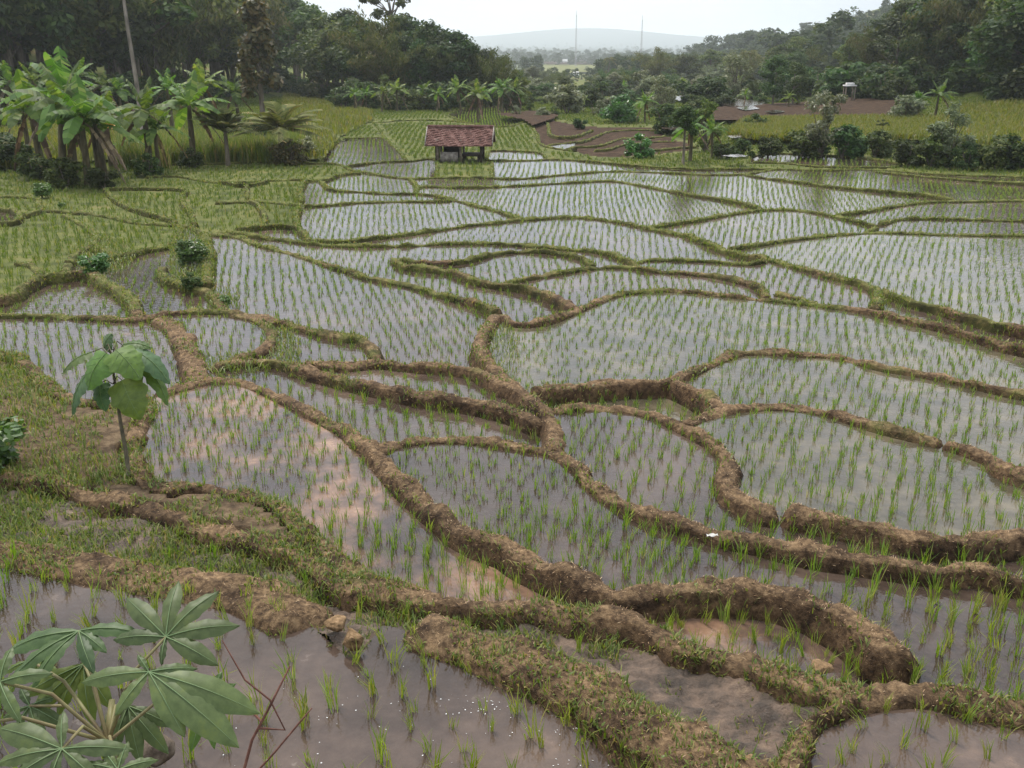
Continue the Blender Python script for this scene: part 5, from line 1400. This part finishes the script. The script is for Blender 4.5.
# ------------------------------------------------------------------ bare twigs, clods, stone, litter
def lump(name, px, py, wpx, hpx, mat, label, cat, sd):
    x, y = [float(q) for q in at(px, py)]; z = float(T(x, y)); dep = y * CP - (z - ZC) * SP; r_ = wpx * dep / F / 2
    me = bpy.data.meshes.new(name)
    import bmesh
    rl = random.Random(int(sd * 10)); planes = [Vector((rl.gauss(0, 1), rl.gauss(0, 1), rl.gauss(0, .8))).normalized() for _ in range(9)]
    b = bmesh.new(); bmesh.ops.create_icosphere(b, subdivisions=4, radius=1)
    for v in b.verts:
        c = v.co.copy(); f = 1 + .28 * noise.noise(c * 1.3 + Vector((sd, 0, 0))) + .14 * noise.noise(c * 3.1 + Vector((0, sd, 0))) + .06 * noise.noise(c * 8)
        c = c * f; f = 1
        for pn in planes:
            e_ = c.dot(pn) - .72
            if e_ > 0: c = c - pn * e_ * .85
        v.co = Vector((c.x * f * r_, c.y * f * r_ * .9, c.z * f * r_ * hpx / wpx))
    b.to_mesh(me); b.free(); me.materials.append(M[mat])
    me.polygons.foreach_set('use_smooth', np.ones(len(me.polygons), bool))
    o = link(name, me, None, (x, y, z + r_ * (.30 if name != 'stone' else .05))); return tag(o, label, cat)
M['clod'] = noise_mat('dry_clod', [(.3, (.08, .05, .027)), (.5, (.20, .125, .062)), (.7, (.34, .22, .12))], scale=22, bump=.8, bscale=60, bdist=.02)
M['stone'] = noise_mat('brown_stone', [(.3, (.05, .038, .027)), (.5, (.12, .09, .065)), (.7, (.2, .16, .12))], scale=14, bump=.6, bscale=50, bdist=.01)
lump('earth_clod', 335, 627, 25, 15, 'clod', 'tan earth clod at the gap in the nearest bund, upper of two', 'clod', 1.0)
lump('earth_clod', 353, 642, 20, 22, 'clod', 'taller tan earth clod at the gap in the nearest bund, lower of two', 'clod', 4.0)
lump('stone', 158, 750, 44, 30, 'stone', 'brown rounded stone in the mud behind the cassava leaves', 'stone', 7.0)
lump('earth_clod', 820, 670, 24, 9, 'clod', 'small broken lump of earth on the bund beside the small arched paddy', 'clod', 9.0)
lump('earth_clod', 750, 762, 14, 11, 'clod', 'small orange-brown clod on the bank at the bottom edge', 'clod', 12.0)
tw = tag(link('dry_shoot', None, None, tuple(pixpt(236, 800, 2.7))), 'leafless reddish twig with side branches beside the cassava leaves', 'twig')
tb0 = pixpt(236, 800, 2.7)
def tp(a, b, d=2.7): return pixpt(a, b, d) - tb0
foot = Vector((tb0.x + .02, tb0.y - .25, float(T(tb0.x, tb0.y - .25)) - .03)) - tb0
m = MB(); m.tube([foot, tp(236, 800), tp(252, 740), tp(270, 706), tp(290, 666)], [.006, .005, .004, .0035, .0025], 7); m.build('main_stem', M['twig'], tw, True)
for pts in ([(240, 790), (275, 752), (300, 722), (312, 708)], [(258, 728), (285, 730), (270, 700), (245, 680), (222, 640)], [(262, 722), (240, 700), (226, 690)]):
    m = MB(); m.tube([tp(*p) for p in pts], [.0036] + [.0028] * (len(pts) - 2) + [.0016], 6); m.build('side_twig', M['twig'], tw, True)
lx, ly = [float(q) for q in at(711, 538)]; lz = float(T(lx, ly))
V = []; Q = []
for i in range(6):
    for j in range(4):
        V.append((-.075 + .15 * i / 5, -.022 + .044 * j / 3, .018 * math.sin(i * 1.9 + j) + .006 * (j % 2)))
for i in range(5):
    for j in range(3): a = i * 4 + j; Q.append((a, a + 4, a + 5, a + 1))
V2 = V + [(x, y, z - .004) for x, y, z in V]; nV = len(V); Q2 = Q + [(d + nV, c + nV, b + nV, a + nV) for a, b, c, d in Q]
M['scrap'] = noise_mat('dirty_paper', [(.3, (.35, .33, .3)), (.7, (.6, .58, .54))], scale=20, bump=.2)
lt = tag(link('paper_scrap', mesh('paper_scrap', V2, Q2, None, [M['scrap']]), None, (lx, ly - .05, lz + .06)), 'white crumpled scrap of litter lying on the bund', 'litter')
lt.rotation_euler = (.2, 0, .1); lt.scale = (.8, .8, .6)
# pale petals and husks floating along the edges of the nearest water
fl = MB(); rgp = np.random.default_rng(21)
def fleck(x, y, z):
    s = rgp.uniform(.003, .008); a = rgp.random() * 6.28; c_, s_ = math.cos(a) * s, math.sin(a) * s; t = rgp.uniform(-.3, .3) * s
    fl.quad((x - c_, y - s_, z), (x + s_ * .6, y - c_ * .6, z + t), (x + c_, y + s_, z + .002), (x - s_ * .6, y + c_ * .6, z + .002))
nearl = seed(450, 720)
for (cxp, cyp, sx, sy, n) in ((470, 690, 70, 8, 40), (540, 715, 60, 8, 16), (340, 690, 90, 40, 22), (450, 745, 120, 25, 5), (300, 740, 60, 30, 20), (600, 745, 40, 12, 14)):
    for _ in range(n):
        x, y = [float(q) for q in at(rgp.normal(cxp, sx * .6), rgp.normal(cyp, sy * .6))]
        l, nb, _, _ = lookup(np.array([x]), np.array([y]))
        if l[0] == nearl: fleck(x, y, LEVEL[nearl] + .004)
if fl.V: tag(fl.build('floating_petals', M['white']), kind='stuff')

# ------------------------------------------------------------------ camera, light, sky
cam = bpy.data.cameras.new('camera'); co = link('camera', cam)
cam.sensor_width = 36; cam.lens = 36 * F / 1024; cam.clip_end = 20000; cam.clip_start = .05
co.location = (0, 0, ZC); co.rotation_euler = (math.pi / 2 - PITCH, 0, 0)
SC.camera = co
SUN_EL, SUN_AZ = 58, -28     # azimuth from +Y (into the picture), negative = left
sl = bpy.data.lights.new('sun', 'SUN'); so = link('sun', sl)
sl.energy = 3.4; sl.angle = R(10); sl.color = (1, .95, .87)
dirv = Vector((math.sin(R(SUN_AZ)) * math.cos(R(SUN_EL)), math.cos(R(SUN_AZ)) * math.cos(R(SUN_EL)), math.sin(R(SUN_EL))))
so.rotation_euler = (-dirv).to_track_quat('-Z', 'Y').to_euler(); so.location = (0, 0, 60)
w = bpy.data.worlds.new('World'); SC.world = w; w.use_nodes = True
nt = w.node_tree; nt.nodes.clear(); nd = nt.nodes; lk = nt.links
out = nd.new('ShaderNodeOutputWorld'); bg = nd.new('ShaderNodeBackground'); bg.inputs[1].default_value = .145
sky = nd.new('ShaderNodeTexSky'); sky.sky_type = 'NISHITA'; sky.sun_disc = False
sky.sun_elevation = R(SUN_EL); sky.sun_rotation = R(SUN_AZ); sky.dust_density = 3; sky.air_density = 1.2
tc = nd.new('ShaderNodeTexCoord'); mp = nd.new('ShaderNodeMapping'); mp.inputs['Scale'].default_value = (1, 1, 2.6); mp.inputs['Rotation'].default_value = (0, 0, .6)
lk.new(tc.outputs['Generated'], mp.inputs[0])
n1 = nd.new('ShaderNodeTexNoise'); n1.inputs['Scale'].default_value = 2.3; n1.inputs['Detail'].default_value = 6; n1.inputs['Roughness'].default_value = .5
lk.new(mp.outputs[0], n1.inputs['Vector'])
rc = ramp(nd, [(.32, (4.6, 5.2, 6.2)), (.5, (5.7, 6.15, 6.8)), (.64, (6.8, 7.0, 7.2))]); lk.new(n1.outputs[0], rc.inputs[0])
rf = ramp(nd, [(.3, (.72,) * 3), (.55, (.95,) * 3)]); lk.new(n1.outputs[0], rf.inputs[0])
mx = nd.new('ShaderNodeMixRGB'); lk.new(rf.outputs[0], mx.inputs[0]); lk.new(sky.outputs[0], mx.inputs[1]); lk.new(rc.outputs[0], mx.inputs[2])
sz_ = nd.new('ShaderNodeSeparateXYZ'); lk.new(tc.outputs['Generated'], sz_.inputs[0])
zr = nd.new('ShaderNodeMapRange'); zr.inputs[1].default_value = 0; zr.inputs[2].default_value = .7; zr.inputs[3].default_value = .95; zr.inputs[4].default_value = 1.6
lk.new(sz_.outputs['Z'], zr.inputs[0])
zm = nd.new('ShaderNodeVectorMath'); zm.operation = 'SCALE'; lk.new(mx.outputs[0], zm.inputs[0]); lk.new(zr.outputs[0], zm.inputs['Scale'])
lk.new(zm.outputs[0], bg.inputs[0]); lk.new(bg.outputs[0], out.inputs[0])
# hazy air
hz = MB(); hz.box((0, 2960, 26), (9000, 6080, 106))
hm, nt2, nd2, lk2 = new_mat('haze_air')
ho = nd2.new('ShaderNodeOutputMaterial'); pv = nd2.new('ShaderNodeVolumePrincipled')
pv.inputs['Color'].default_value = (.92, .97, 1, 1); pv.inputs['Density'].default_value = .0003; pv.inputs['Anisotropy'].default_value = .45
lk2.new(pv.outputs[0], ho.inputs['Volume'])
hb = hz.build('haze', hm); tag(hb, kind='stuff')

SC.view_settings.view_transform = 'Standard'; SC.view_settings.look = 'None'
SC.view_settings.exposure = .2; SC.view_settings.gamma = 1
SC.render.engine = 'CYCLES'
SC.cycles.use_denoising = True
SC.cycles.max_bounces = 6; SC.cycles.transparent_max_bounces = 4; SC.cycles.diffuse_bounces = 3; SC.cycles.glossy_bounces = 3
SC.cycles.volume_bounces = 2; SC.cycles.transmission_bounces = 3
